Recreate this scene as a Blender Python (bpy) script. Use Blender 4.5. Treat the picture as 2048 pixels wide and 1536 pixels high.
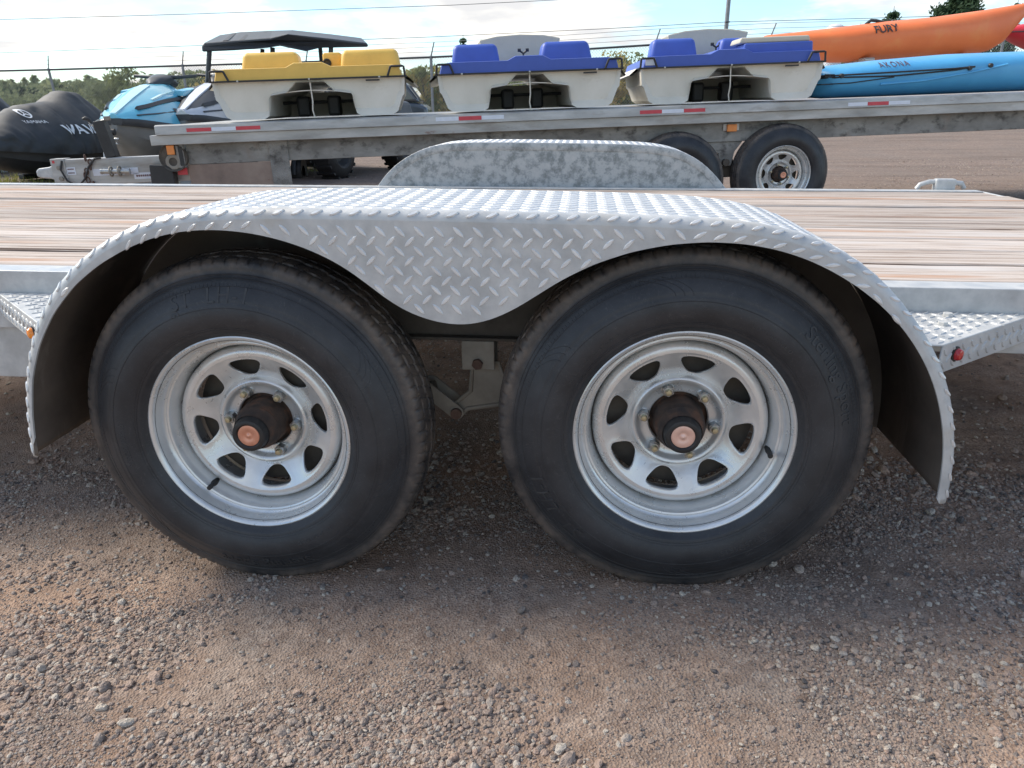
import bpy, bmesh, math, random
import numpy as np
from mathutils import Vector, Matrix, Euler
from mathutils.geometry import tessellate_polygon
random.seed(7); rng = np.random.default_rng(11)
for o in list(bpy.data.objects): bpy.data.objects.remove(o)
S = bpy.context.scene
COL = S.collection
R = math.radians
# ------------------------------------------------------------------ camera, sky, sun, exposure
YAW, PIT, ROL = 0.0933, 0.3589, -0.0021
cam_d = bpy.data.cameras.new('camera'); cam = bpy.data.objects.new('camera', cam_d); COL.objects.link(cam)
fw = Vector((-math.sin(YAW)*math.cos(PIT), math.cos(YAW)*math.cos(PIT), -math.sin(PIT)))
rt = Vector((math.cos(YAW), math.sin(YAW), 0)); up = rt.cross(fw)
r2 = rt*math.cos(ROL)+up*math.sin(ROL); u2 = up*math.cos(ROL)-rt*math.sin(ROL)
mw = Matrix(((r2.x, u2.x, -fw.x, .6481), (r2.y, u2.y, -fw.y, -1.2944), (r2.z, u2.z, -fw.z, .9461), (0, 0, 0, 1)))
cam.matrix_world = mw
cam_d.sensor_width = 36; cam_d.lens = 1483.7/2048*36; cam_d.clip_start = .02; cam_d.clip_end = 3000
S.camera = cam
SUN_EL, SUN_AZ = R(42), R(-74)            # azimuth from +Y, negative = towards -X (behind left)
sdir = Vector((math.sin(SUN_AZ)*math.cos(SUN_EL), math.cos(SUN_AZ)*math.cos(SUN_EL), math.sin(SUN_EL)))
W = bpy.data.worlds.new('World'); S.world = W; W.use_nodes = True
nt = W.node_tree; bg = nt.nodes['Background']; bg.inputs['Strength'].default_value = .10
sky = nt.nodes.new('ShaderNodeTexSky'); sky.sky_type = 'NISHITA'; sky.sun_disc = False
sky.sun_elevation = SUN_EL; sky.sun_rotation = SUN_AZ; sky.air_density = 1.0; sky.dust_density = .25; sky.ozone_density = 2.5
def N(nt, t, **k):
    n = nt.nodes.new(t)
    for a, v in k.items():
        if a.startswith('i_'): n.inputs[a[2:].replace('_', ' ')].default_value = v
        else: setattr(n, a, v)
    return n
def L(nt, a, b): nt.links.new(a, b)
# clouds: a layer seen on a plane overhead, so that it shrinks towards the horizon
tc = N(nt, 'ShaderNodeTexCoord'); sp = N(nt, 'ShaderNodeSeparateXYZ'); L(nt, tc.outputs['Generated'], sp.inputs[0])
zc = N(nt, 'ShaderNodeMath', operation='MAXIMUM'); zc.inputs[1].default_value = 0.0; L(nt, sp.outputs['Z'], zc.inputs[0])
za = N(nt, 'ShaderNodeMath', operation='ADD'); za.inputs[1].default_value = .16; L(nt, zc.outputs[0], za.inputs[0])
dx = N(nt, 'ShaderNodeMath', operation='DIVIDE'); L(nt, sp.outputs['X'], dx.inputs[0]); L(nt, za.outputs[0], dx.inputs[1])
dy = N(nt, 'ShaderNodeMath', operation='DIVIDE'); L(nt, sp.outputs['Y'], dy.inputs[0]); L(nt, za.outputs[0], dy.inputs[1])
cb = N(nt, 'ShaderNodeCombineXYZ'); L(nt, dx.outputs[0], cb.inputs[0]); L(nt, dy.outputs[0], cb.inputs[1]); cb.inputs[2].default_value = 3.7
nz = N(nt, 'ShaderNodeTexNoise', noise_dimensions='3D'); nz.inputs['Scale'].default_value = 1.15; nz.inputs['Detail'].default_value = 9; nz.inputs['Roughness'].default_value = .56; nz.inputs['Distortion'].default_value = .25
L(nt, cb.outputs[0], nz.inputs['Vector'])
cr = N(nt, 'ShaderNodeValToRGB'); cr.color_ramp.elements[0].position = .48; cr.color_ramp.elements[0].color = (.10, .10, .10, 1); cr.color_ramp.elements[1].position = .60
L(nt, nz.outputs['Fac'], cr.inputs[0])
nz2 = N(nt, 'ShaderNodeTexNoise'); nz2.inputs['Scale'].default_value = 2.6; nz2.inputs['Detail'].default_value = 6
L(nt, cb.outputs[0], nz2.inputs['Vector'])
cc = N(nt, 'ShaderNodeValToRGB')
CLB = 5.1
cc.color_ramp.elements[0].position = .35; cc.color_ramp.elements[0].color = (CLB*.72, CLB*.72, CLB*.73, 1)
cc.color_ramp.elements[1].position = .62; cc.color_ramp.elements[1].color = (CLB*1.1, CLB*1.06, CLB*.97, 1)
L(nt, nz2.outputs['Fac'], cc.inputs[0])
tn = N(nt, 'ShaderNodeMixRGB', blend_type='MULTIPLY'); tn.inputs[0].default_value = 1; tn.inputs[2].default_value = (.74, .87, .93, 1); L(nt, sky.outputs[0], tn.inputs[1])
mx = N(nt, 'ShaderNodeMixRGB'); L(nt, cr.outputs[0], mx.inputs[0]); L(nt, tn.outputs[0], mx.inputs[1]); L(nt, cc.outputs[0], mx.inputs[2])
L(nt, mx.outputs[0], bg.inputs['Color'])
sd = bpy.data.lights.new('sun', 'SUN'); sd.energy = 2.2; sd.angle = R(26.0); sd.color = (1, .91, .78)
sun = bpy.data.objects.new('sun', sd); COL.objects.link(sun); sun.rotation_euler = (-sdir).to_track_quat('-Z', 'Y').to_euler()
S.view_settings.view_transform = 'Standard'; S.view_settings.look = 'None'; S.view_settings.gamma = 1
S.view_settings.use_curve_mapping = False; S.view_settings.exposure = 1.3
try: S.cycles.use_denoising = True
except Exception: pass

# ------------------------------------------------------------------ helpers
class MB:
    def __init__(s): s.v = []; s.f = []; s.m = []
    def add(s, vs, fs, mi=0):
        b = len(s.v); s.v += [tuple(map(float, v)) for v in vs]; s.f += [tuple(int(i)+b for i in f) for f in fs]; s.m += [mi]*len(fs); return s
    def box(s, x0, x1, y0, y1, z0, z1, mi=0, M=None):
        vs = [Vector((x, y, z)) for x in (x0, x1) for y in (y0, y1) for z in (z0, z1)]
        if M is not None: vs = [M @ v for v in vs]
        return s.add(vs, [(0, 1, 3, 2), (4, 6, 7, 5), (0, 4, 5, 1), (2, 3, 7, 6), (0, 2, 6, 4), (1, 5, 7, 3)], mi)
    def prism(s, pts, a, b, axis='y', mi=0, M=None):
        """polygon pts (two coordinates) extruded along an axis from a to b"""
        def P(u, v, w): return {'y': Vector((u, w, v)), 'x': Vector((w, u, v)), 'z': Vector((u, v, w))}[axis]
        n = len(pts); vs = [P(u, v, a) for u, v in pts]+[P(u, v, b) for u, v in pts]
        if M is not None: vs = [M @ v for v in vs]
        return s.add(vs, [tuple(range(n)), tuple(range(2*n-1, n-1, -1))]+[(i, i+n, (i+1) % n+n, (i+1) % n) for i in range(n)], mi)
    def tube(s, path, r, n=8, mi=0, cap=True, closed=False):
        path = [Vector(p) for p in path]; k = len(path); rr = r if hasattr(r, '__len__') else [r]*k
        rings = []; ref = None
        for i, p in enumerate(path):
            if closed: t = (path[(i+1) % k]-path[i-1]).normalized()
            else: t = (path[min(i+1, k-1)]-path[max(i-1, 0)]).normalized()
            if ref is None: ref = Vector((0, 0, 1)) if abs(t.z) < .9 else Vector((1, 0, 0))
            a = (ref-t*ref.dot(t)).normalized(); ref = a; b = t.cross(a)
            rings.append([p+(a*math.cos(q)+b*math.sin(q))*rr[i] for q in (2*math.pi*j/n for j in range(n))])
        return s.loft(rings, mi, cap, True, closed)
    def loft(s, rings, mi=0, cap=True, ringclosed=True, closed=False):
        n = len(rings[0]); k = len(rings); vs = [v for r in rings for v in r]; fs = []
        for i in range(k if closed else k-1):
            i2 = (i+1) % k
            for j in range(n if ringclosed else n-1):
                j2 = (j+1) % n; fs.append((i*n+j, i*n+j2, i2*n+j2, i2*n+j))
        if cap and not closed: fs += [tuple(range(n-1, -1, -1)), tuple(range((k-1)*n, k*n))]
        return s.add(vs, fs, mi)
    def lathe(s, prof, n=64, c=(0, 0, 0), mi=0, cap=False):
        """profile (r, y) turned about the y axis"""
        rings = []
        for j in range(n):
            a = 2*math.pi*j/n; ca, sa = math.cos(a), math.sin(a)
            rings.append([(c[0]+r*ca, c[1]+y, c[2]+r*sa) for r, y in prof])
        return s.loft(rings, mi, False, False, True)
    def build(s, name, mats, parent=None, smooth=False, bevel=0, M=None, auto=None):
        me = bpy.data.meshes.new(name); me.from_pydata(s.v, [], s.f); 
        for m in (mats if isinstance(mats, (list, tuple)) else [mats]): me.materials.append(m)
        if any(s.m): me.polygons.foreach_set('material_index', s.m)
        bm = bmesh.new(); bm.from_mesh(me); bmesh.ops.recalc_face_normals(bm, faces=bm.faces); bm.to_mesh(me); bm.free()
        if smooth: 
            me.polygons.foreach_set('use_smooth', [True]*len(me.polygons))
            me.set_sharp_from_angle(angle=R(auto or 40))
        o = bpy.data.objects.new(name, me); COL.objects.link(o)
        if M is not None: o.matrix_basis = M
        if parent is not None: o.parent = parent
        if bevel:
            b = o.modifiers.new('bevel', 'BEVEL'); b.width = bevel; b.segments = 2; b.limit_method = 'ANGLE'; b.angle_limit = R(35)
        return o
def obj(name, me, parent=None):
    o = bpy.data.objects.new(name, me); COL.objects.link(o)
    if parent is not None: o.parent = parent
    return o
def empty(name, loc=(0, 0, 0), parent=None, M=None):
    o = bpy.data.objects.new(name, None); COL.objects.link(o); o.empty_display_size = .1
    if M is not None: o.matrix_basis = M
    else: o.location = loc
    if parent is not None: o.parent = parent
    return o
def tag(o, label=None, cat=None, group=None, kind=None):
    for k, v in (('label', label), ('category', cat), ('group', group), ('kind', kind)):
        if v: o[k] = v
    return o
def copy_tree(o, parent=None):
    c = o.copy(); COL.objects.link(c); c.parent = parent
    for ch in list(o.children): copy_tree(ch, c)
    return c
def text_geo(body, size=1, extrude=.0, shear=0, spacing=1, offset=0, sub=0):
    cu = bpy.data.curves.new('t', 'FONT'); cu.body = body; cu.size = size; cu.extrude = extrude; cu.shear = shear; cu.space_character = spacing
    cu.align_x = 'CENTER'; cu.resolution_u = 3; cu.offset = offset
    o = bpy.data.objects.new('t', cu); COL.objects.link(o)
    dg = bpy.context.evaluated_depsgraph_get(); me = o.evaluated_get(dg).to_mesh()
    v = np.array([x.co[:] for x in me.vertices]); f = [tuple(q.vertices) for q in me.polygons]
    o.evaluated_get(dg).to_mesh_clear(); bpy.data.objects.remove(o); bpy.data.curves.remove(cu)
    for _ in range(sub):                                          # finer triangles, so that print can follow a curve
        tri = []
        for q in f: tri += [(q[0], q[i], q[i+1]) for i in range(1, len(q)-1)]
        V = v.tolist(); mid = {}; nf = []
        def md(a, b):
            k = (min(a, b), max(a, b))
            if k not in mid: mid[k] = len(V); V.append([(V[a][i]+V[b][i])/2 for i in range(3)])
            return mid[k]
        for a, b, c in tri: ab, bc, ca = md(a, b), md(b, c), md(c, a); nf += [(a, ab, ca), (ab, b, bc), (ca, bc, c), (ab, bc, ca)]
        v = np.array(V); f = nf
    return v, f
def smoothnoise(x, y, seed=0):
    """value noise on arrays"""
    xi = np.floor(x).astype(int); yi = np.floor(y).astype(int); xf = x-xi; yf = y-yi
    def h(a, b):
        n = (a*374761393+b*668265263+seed*1442695041) & 0xffffffff
        n = ((n ^ (n >> 13))*1274126177) & 0xffffffff
        return ((n ^ (n >> 16)) & 0xffff)/65535.0
    u = xf*xf*(3-2*xf); w = yf*yf*(3-2*yf)
    return (h(xi, yi)*(1-u)+h(xi+1, yi)*u)*(1-w)+(h(xi, yi+1)*(1-u)+h(xi+1, yi+1)*u)*w
def fbm(x, y, octv=4, seed=0):
    s = 0; a = .5
    for k in range(octv): s = s+a*smoothnoise(x*2**k, y*2**k, seed+k); a *= .5
    return s

# ------------------------------------------------------------------ materials
def mat(name, ramp, scale=5, detail=6, rough=.5, metal=0, bump=0, bscale=60, bdetail=4, st=(1, 1, 1), over=(), coat=0, spec=.5, rvar=0, objrand=0, nrough=.6, dist=0.0):
    """procedural material: noise through a colour ramp, any number of stain layers, bump"""
    m = bpy.data.materials.new(name); m.use_nodes = True; nt = m.node_tree; b = nt.nodes['Principled BSDF']
    tc = N(nt, 'ShaderNodeTexCoord'); mp = N(nt, 'ShaderNodeMapping'); mp.inputs['Scale'].default_value = st
    if objrand:
        oi = N(nt, 'ShaderNodeObjectInfo'); ml = N(nt, 'ShaderNodeMath', operation='MULTIPLY'); ml.inputs[1].default_value = objrand
        L(nt, oi.outputs['Random'], ml.inputs[0]); va = N(nt, 'ShaderNodeVectorMath', operation='ADD')
        L(nt, tc.outputs['Object'], va.inputs[0]); L(nt, ml.outputs[0], va.inputs[1]); L(nt, va.outputs[0], mp.inputs[0])
    else: L(nt, tc.outputs['Object'], mp.inputs[0])
    nz = N(nt, 'ShaderNodeTexNoise'); nz.inputs['Scale'].default_value = scale; nz.inputs['Detail'].default_value = detail; nz.inputs['Roughness'].default_value = nrough; nz.inputs['Distortion'].default_value = dist
    L(nt, mp.outputs[0], nz.inputs['Vector'])
    cr = N(nt, 'ShaderNodeValToRGB'); e = cr.color_ramp.elements
    while len(e) < len(ramp): e.new(.5)
    for q, (p_, c) in zip(e, ramp): q.position = p_; q.color = (*c, 1)
    L(nt, nz.outputs['Fac'], cr.inputs[0]); col = cr.outputs[0]
    for i, (lo, hi, c, sc, st2) in enumerate(over):
        mp2 = N(nt, 'ShaderNodeMapping'); mp2.inputs['Scale'].default_value = st2; mp2.inputs['Location'].default_value = (3.1*i+1, 1.7*i, .3); L(nt, tc.outputs['Object'], mp2.inputs[0])
        n2 = N(nt, 'ShaderNodeTexNoise'); n2.inputs['Scale'].default_value = sc; n2.inputs['Detail'].default_value = 8; n2.inputs['Roughness'].default_value = .62; L(nt, mp2.outputs[0], n2.inputs['Vector'])
        mr = N(nt, 'ShaderNodeMapRange'); mr.inputs['From Min'].default_value = lo; mr.inputs['From Max'].default_value = hi; L(nt, n2.outputs['Fac'], mr.inputs[0])
        mi = N(nt, 'ShaderNodeMixRGB'); L(nt, mr.outputs[0], mi.inputs[0]); L(nt, col, mi.inputs[1]); mi.inputs[2].default_value = (*c, 1); col = mi.outputs[0]
    if objrand:
        mr = N(nt, 'ShaderNodeMapRange'); mr.inputs['To Min'].default_value = .86; mr.inputs['To Max'].default_value = 1.14; L(nt, oi.outputs['Random'], mr.inputs[0])
        mm = N(nt, 'ShaderNodeMixRGB', blend_type='MULTIPLY'); mm.inputs[0].default_value = 1; L(nt, col, mm.inputs[1]); L(nt, mr.outputs[0], mm.inputs[2]); col = mm.outputs[0]
    L(nt, col, b.inputs['Base Color'])
    b.inputs['Metallic'].default_value = metal; b.inputs['Roughness'].default_value = rough; b.inputs['Specular IOR Level'].default_value = spec; b.inputs['Coat Weight'].default_value = coat
    if rvar:
        mr = N(nt, 'ShaderNodeMapRange'); mr.inputs['To Min'].default_value = max(.02, rough-rvar); mr.inputs['To Max'].default_value = min(1, rough+rvar); mr.inputs['From Min'].default_value = .3; mr.inputs['From Max'].default_value = .7
        L(nt, nz.outputs['Fac'], mr.inputs[0]); L(nt, mr.outputs[0], b.inputs['Roughness'])
    if bump:
        n3 = N(nt, 'ShaderNodeTexNoise'); n3.inputs['Scale'].default_value = bscale; n3.inputs['Detail'].default_value = bdetail; L(nt, mp.outputs[0], n3.inputs['Vector'])
        bp = N(nt, 'ShaderNodeBump'); bp.inputs['Strength'].default_value = min(1, bump); bp.inputs['Distance'].default_value = .002*max(1, bump); L(nt, n3.outputs['Fac'], bp.inputs['Height']); L(nt, bp.outputs[0], b.inputs['Normal'])
    return m
def g(v, r=1, b=1): return (v*r, v, v*b)
GALV = mat('galvanised_steel', [(.30, (.40, .415, .42)), (.46, (.46, .475, .48)), (.55, (.51, .52, .52)), (.70, (.57, .575, .565))], scale=22, detail=7, rough=.42, metal=.12, rvar=.12, bump=.25, bscale=90, over=[(.60, .80, (.46, .43, .38), 5, (1, 1, 1))])
GALV_LUG = mat('pale_galvanised_lugs', [(.30, (.62, .635, .64)), (.5, (.70, .71, .71)), (.70, (.78, .785, .775))], scale=30, rough=.36, metal=.25, rvar=.1)  # fender lugs coloured lighter than the plate they stand on
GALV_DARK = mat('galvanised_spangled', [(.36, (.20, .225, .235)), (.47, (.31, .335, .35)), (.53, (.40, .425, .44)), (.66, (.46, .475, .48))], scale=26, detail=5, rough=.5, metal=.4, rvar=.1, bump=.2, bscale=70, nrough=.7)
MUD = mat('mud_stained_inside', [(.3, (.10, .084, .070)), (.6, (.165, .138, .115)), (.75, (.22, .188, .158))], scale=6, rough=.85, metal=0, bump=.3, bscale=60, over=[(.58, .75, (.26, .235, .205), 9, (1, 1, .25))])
WOOD = mat('weathered_plank', [(.34, (.15, .105, .08)), (.43, (.33, .26, .215)), (.50, (.46, .395, .345)), (.57, (.54, .485, .445)), (.68, (.45, .41, .385))], scale=4.0, detail=11, rough=.85, st=(.45, 20, 20), bump=.9, bscale=8, bdetail=10, objrand=37, nrough=.74, dist=.5,
           over=[(.55, .66, (.40, .235, .15), 1.6, (.4, 6, 6)), (.58, .63, (.10, .065, .05), 3.2, (.22, 22, 22)), (.56, .72, (.50, .475, .455), 2.4, (.5, 5, 5)), (.66, .72, (.12, .08, .06), 7, (.8, 9, 9))], spec=.25)
STEELRIM = mat('silver_rim_paint', [(.35, (.62, .63, .625)), (.55, (.70, .71, .705)), (.7, (.76, .765, .76))], scale=14, rough=.30, metal=.5, rvar=.1, bump=.12, bscale=160, over=[(.62, .90, (.40, .37, .33), 9, (1, 1, 1)), (.71, .75, (.16, .12, .08), 40, (1, 1, 1))])
HUBRUST = mat('rusty_hub', [(.35, (.028, .022, .02)), (.52, (.06, .038, .028)), (.68, (.13, .062, .036))], scale=30, rough=.75, bump=.4, bscale=130)
BLACKRUB = mat('black_rubber', [(.3, (.012, .012, .013)), (.7, (.028, .027, .027))], scale=25, rough=.55, bump=.1, bscale=200)
COPPER = mat('copper_plug', [(.3, (.62, .28, .18)), (.7, (.74, .38, .27))], scale=60, rough=.38, metal=.55, bump=.1)
COPPER_PALE = mat('copper_plug_faded', [(.3, (.72, .44, .35)), (.7, (.82, .56, .47))], scale=60, rough=.4, metal=.4, bump=.1)
ZINC = mat('zinc_nut', [(.3, (.34, .35, .35)), (.7, (.50, .51, .50))], scale=60, rough=.35, metal=.8)
BRASS = mat('yellow_zinc_stud', [(.3, (.42, .36, .22)), (.7, (.58, .52, .36))], scale=60, rough=.35, metal=.7, bump=.2, bscale=300)
DARKSTEEL = mat('dark_dusty_steel', [(.3, (.07, .06, .05)), (.6, (.125, .108, .09)), (.75, (.17, .15, .125))], scale=12, rough=.8, metal=.15, bump=.3, bscale=80)
LINKSTEEL = mat('dusty_equaliser', [(.3, (.22, .20, .17)), (.6, (.31, .285, .245)), (.75, (.37, .345, .30))], scale=16, rough=.7, metal=.25, bump=.2, bscale=120)
RUSTBOLT = mat('rusty_bolt', [(.3, (.09, .055, .042)), (.7, (.19, .12, .095))], scale=50, rough=.8, metal=.2, bump=.4, bscale=200)
RED_LENS = mat('red_lens', [(.3, (.38, .008, .012)), (.7, (.55, .015, .02))], scale=30, rough=.12, coat=.6)
AMBER = mat('amber_lens', [(.3, (.75, .19, .015)), (.7, (.85, .28, .03))], scale=30, rough=.18, coat=.5)
BLACKPL = mat('black_plastic', [(.3, (.018, .019, .02)), (.7, (.034, .035, .037))], scale=10, rough=.5)

def tyre_material():
    m = bpy.data.materials.new('tyre_rubber'); m.use_nodes = True; nt = m.node_tree; b = nt.nodes['Principled BSDF']
    tc = N(nt, 'ShaderNodeTexCoord'); sp = N(nt, 'ShaderNodeSeparateXYZ'); L(nt, tc.outputs['Object'], sp.inputs[0])
    a = N(nt, 'ShaderNodeMath', operation='MULTIPLY'); L(nt, sp.outputs[0], a.inputs[0]); L(nt, sp.outputs[0], a.inputs[1])
    c = N(nt, 'ShaderNodeMath', operation='MULTIPLY'); L(nt, sp.outputs[2], c.inputs[0]); L(nt, sp.outputs[2], c.inputs[1])
    ad = N(nt, 'ShaderNodeMath', operation='ADD'); L(nt, a.outputs[0], ad.inputs[0]); L(nt, c.outputs[0], ad.inputs[1])
    rr = N(nt, 'ShaderNodeMath', operation='SQRT'); L(nt, ad.outputs[0], rr.inputs[0])
    n1 = N(nt, 'ShaderNodeTexNoise'); n1.inputs['Scale'].default_value = 14; n1.inputs['Detail'].default_value = 11; n1.inputs['Roughness'].default_value = .65; L(nt, tc.outputs['Object'], n1.inputs['Vector'])
    n2 = N(nt, 'ShaderNodeTexNoise'); n2.inputs['Scale'].default_value = 70; n2.inputs['Detail'].default_value = 6; L(nt, tc.outputs['Object'], n2.inputs['Vector'])
    cr = N(nt, 'ShaderNodeValToRGB'); e = cr.color_ramp.elements; e[0].position = .35; e[0].color = (.013, .0148, .0185, 1); e[1].position = .7; e[1].color = (.028, .031, .037, 1)
    L(nt, n1.outputs['Fac'], cr.inputs[0])
    # dust grows towards the shoulder and tread
    mr = N(nt, 'ShaderNodeMapRange'); mr.inputs['From Min'].default_value = .312; mr.inputs['From Max'].default_value = .346; mr.interpolation_type = 'SMOOTHSTEP'; L(nt, rr.outputs[0], mr.inputs[0])
    mn = N(nt, 'ShaderNodeMapRange'); mn.inputs['From Min'].default_value = .33; mn.inputs['From Max'].default_value = .60; L(nt, n1.outputs['Fac'], mn.inputs[0])
    mu = N(nt, 'ShaderNodeMath', operation='MULTIPLY'); L(nt, mr.outputs[0], mu.inputs[0]); L(nt, mn.outputs[0], mu.inputs[1])
    m2 = N(nt, 'ShaderNodeMapRange'); m2.inputs['From Min'].default_value = .30; m2.inputs['From Max'].default_value = .66; m2.inputs['To Min'].default_value = .35; L(nt, n2.outputs['Fac'], m2.inputs[0])
    mv = N(nt, 'ShaderNodeMath', operation='MULTIPLY'); L(nt, mu.outputs[0], mv.inputs[0]); L(nt, m2.outputs[0], mv.inputs[1])
    mi = N(nt, 'ShaderNodeMixRGB'); L(nt, mv.outputs[0], mi.inputs[0]); L(nt, cr.outputs[0], mi.inputs[1]); mi.inputs[2].default_value = (.145, .112, .088, 1)
    # general grey dust film on the sidewall
    n3 = N(nt, 'ShaderNodeTexNoise'); n3.inputs['Scale'].default_value = 3.5; n3.inputs['Detail'].default_value = 8; L(nt, tc.outputs['Object'], n3.inputs['Vector'])
    m3 = N(nt, 'ShaderNodeMapRange'); m3.inputs['From Min'].default_value = .42; m3.inputs['From Max'].default_value = .75; m3.inputs['To Max'].default_value = .30; L(nt, n3.outputs['Fac'], m3.inputs[0])
    mj = N(nt, 'ShaderNodeMixRGB'); L(nt, m3.outputs[0], mj.inputs[0]); L(nt, mi.outputs[0], mj.inputs[1]); mj.inputs[2].default_value = (.085, .085, .088, 1)
    # hair-thin pale scratches
    n4 = N(nt, 'ShaderNodeTexNoise'); n4.inputs['Scale'].default_value = 26; n4.inputs['Detail'].default_value = 3; n4.inputs['Distortion'].default_value = 2.5; L(nt, tc.outputs['Object'], n4.inputs['Vector'])
    c4 = N(nt, 'ShaderNodeValToRGB'); q = c4.color_ramp.elements; q[0].position = .494; q[0].color = (0, 0, 0, 1); q[1].position = .506; q[1].color = (0, 0, 0, 1); z = q.new(.5); z.color = (.16, .16, .16, 1)
    L(nt, n4.outputs['Fac'], c4.inputs[0])
    mk = N(nt, 'ShaderNodeMixRGB'); L(nt, c4.outputs[0], mk.inputs[0]); L(nt, mj.outputs[0], mk.inputs[1]); mk.inputs[2].default_value = (.25, .24, .23, 1)
    L(nt, mk.outputs[0], b.inputs['Base Color'])
    b.inputs['Roughness'].default_value = .50; b.inputs['Specular IOR Level'].default_value = .5
    bp = N(nt, 'ShaderNodeBump'); bp.inputs['Strength'].default_value = .25; bp.inputs['Distance'].default_value = .001; L(nt, n2.outputs['Fac'], bp.inputs['Height']); L(nt, bp.outputs[0], b.inputs['Normal'])
    return m
TYRE = tyre_material()
TYRE_LET = mat('pale_raised_rubber', [(.3, (.030, .032, .036)), (.7, (.055, .056, .058))], scale=40, rough=.6)  # lettering in a slightly lighter grey than the sidewall

# ------------------------------------------------------------------ ground
def sstep(a, b, x): t = np.clip((x-a)/(b-a), 0, 1); return t*t*(3-2*t)
def gz(x, y):
    x = np.asarray(x, float); y = np.asarray(y, float)
    near = 1-sstep(2.5, 4.5, np.abs(y))
    z = near*(np.clip(x, -1.2, 2.2)*.0375-.013)+.055*sstep(2.6, 4.6, y)
    z = z+.85*sstep(9, 26, y)*sstep(-4, 9, x)                     # the yard rises gently to the back right
    return z
def grelief(x, y):
    k = 1-sstep(6, 14, np.hypot(x-.5, y))
    r = .020*(fbm(x*1.7, y*1.7, 3, 3)-.44)+.011*(fbm(x*8, y*8, 3, 9)-.44)+.004*(fbm(x*40, y*40, 2, 21)-.37)
    # flat where the tyres press
    for cx in (0, .85):
        r = r*(1-np.exp(-((x-cx)/.16)**2-((y-.08)/.14)**2))
    return r*k
def axis(d0, d1, step, lo, hi, gr=1.09):
    a = list(np.arange(d0, d1, step)); s = step
    while a[-1] < hi: s *= gr; a.append(a[-1]+s)
    b = []; s = step; q = d0
    while q > lo: s *= gr; q -= s; b.append(q)
    return np.array(b[::-1]+a)
def graded_ground():
    xs = axis(-1.3, 2.1, .011, -350, 350); ys = axis(-.75, .9, .011, -60, 500)
    X, Y = np.meshgrid(xs, ys); Z = gz(X, Y)+grelief(X, Y)
    nx, ny = len(xs), len(ys)
    v = np.stack([X, Y, Z], -1).reshape(-1, 3)
    i = np.arange(nx*ny).reshape(ny, nx); f = np.stack([i[:-1, :-1], i[:-1, 1:], i[1:, 1:], i[1:, :-1]], -1).reshape(-1, 4)
    me = bpy.data.meshes.new('ground'); me.from_pydata(v.tolist(), [], f.tolist()); me.polygons.foreach_set('use_smooth', [True]*len(me.polygons))
    return me
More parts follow.
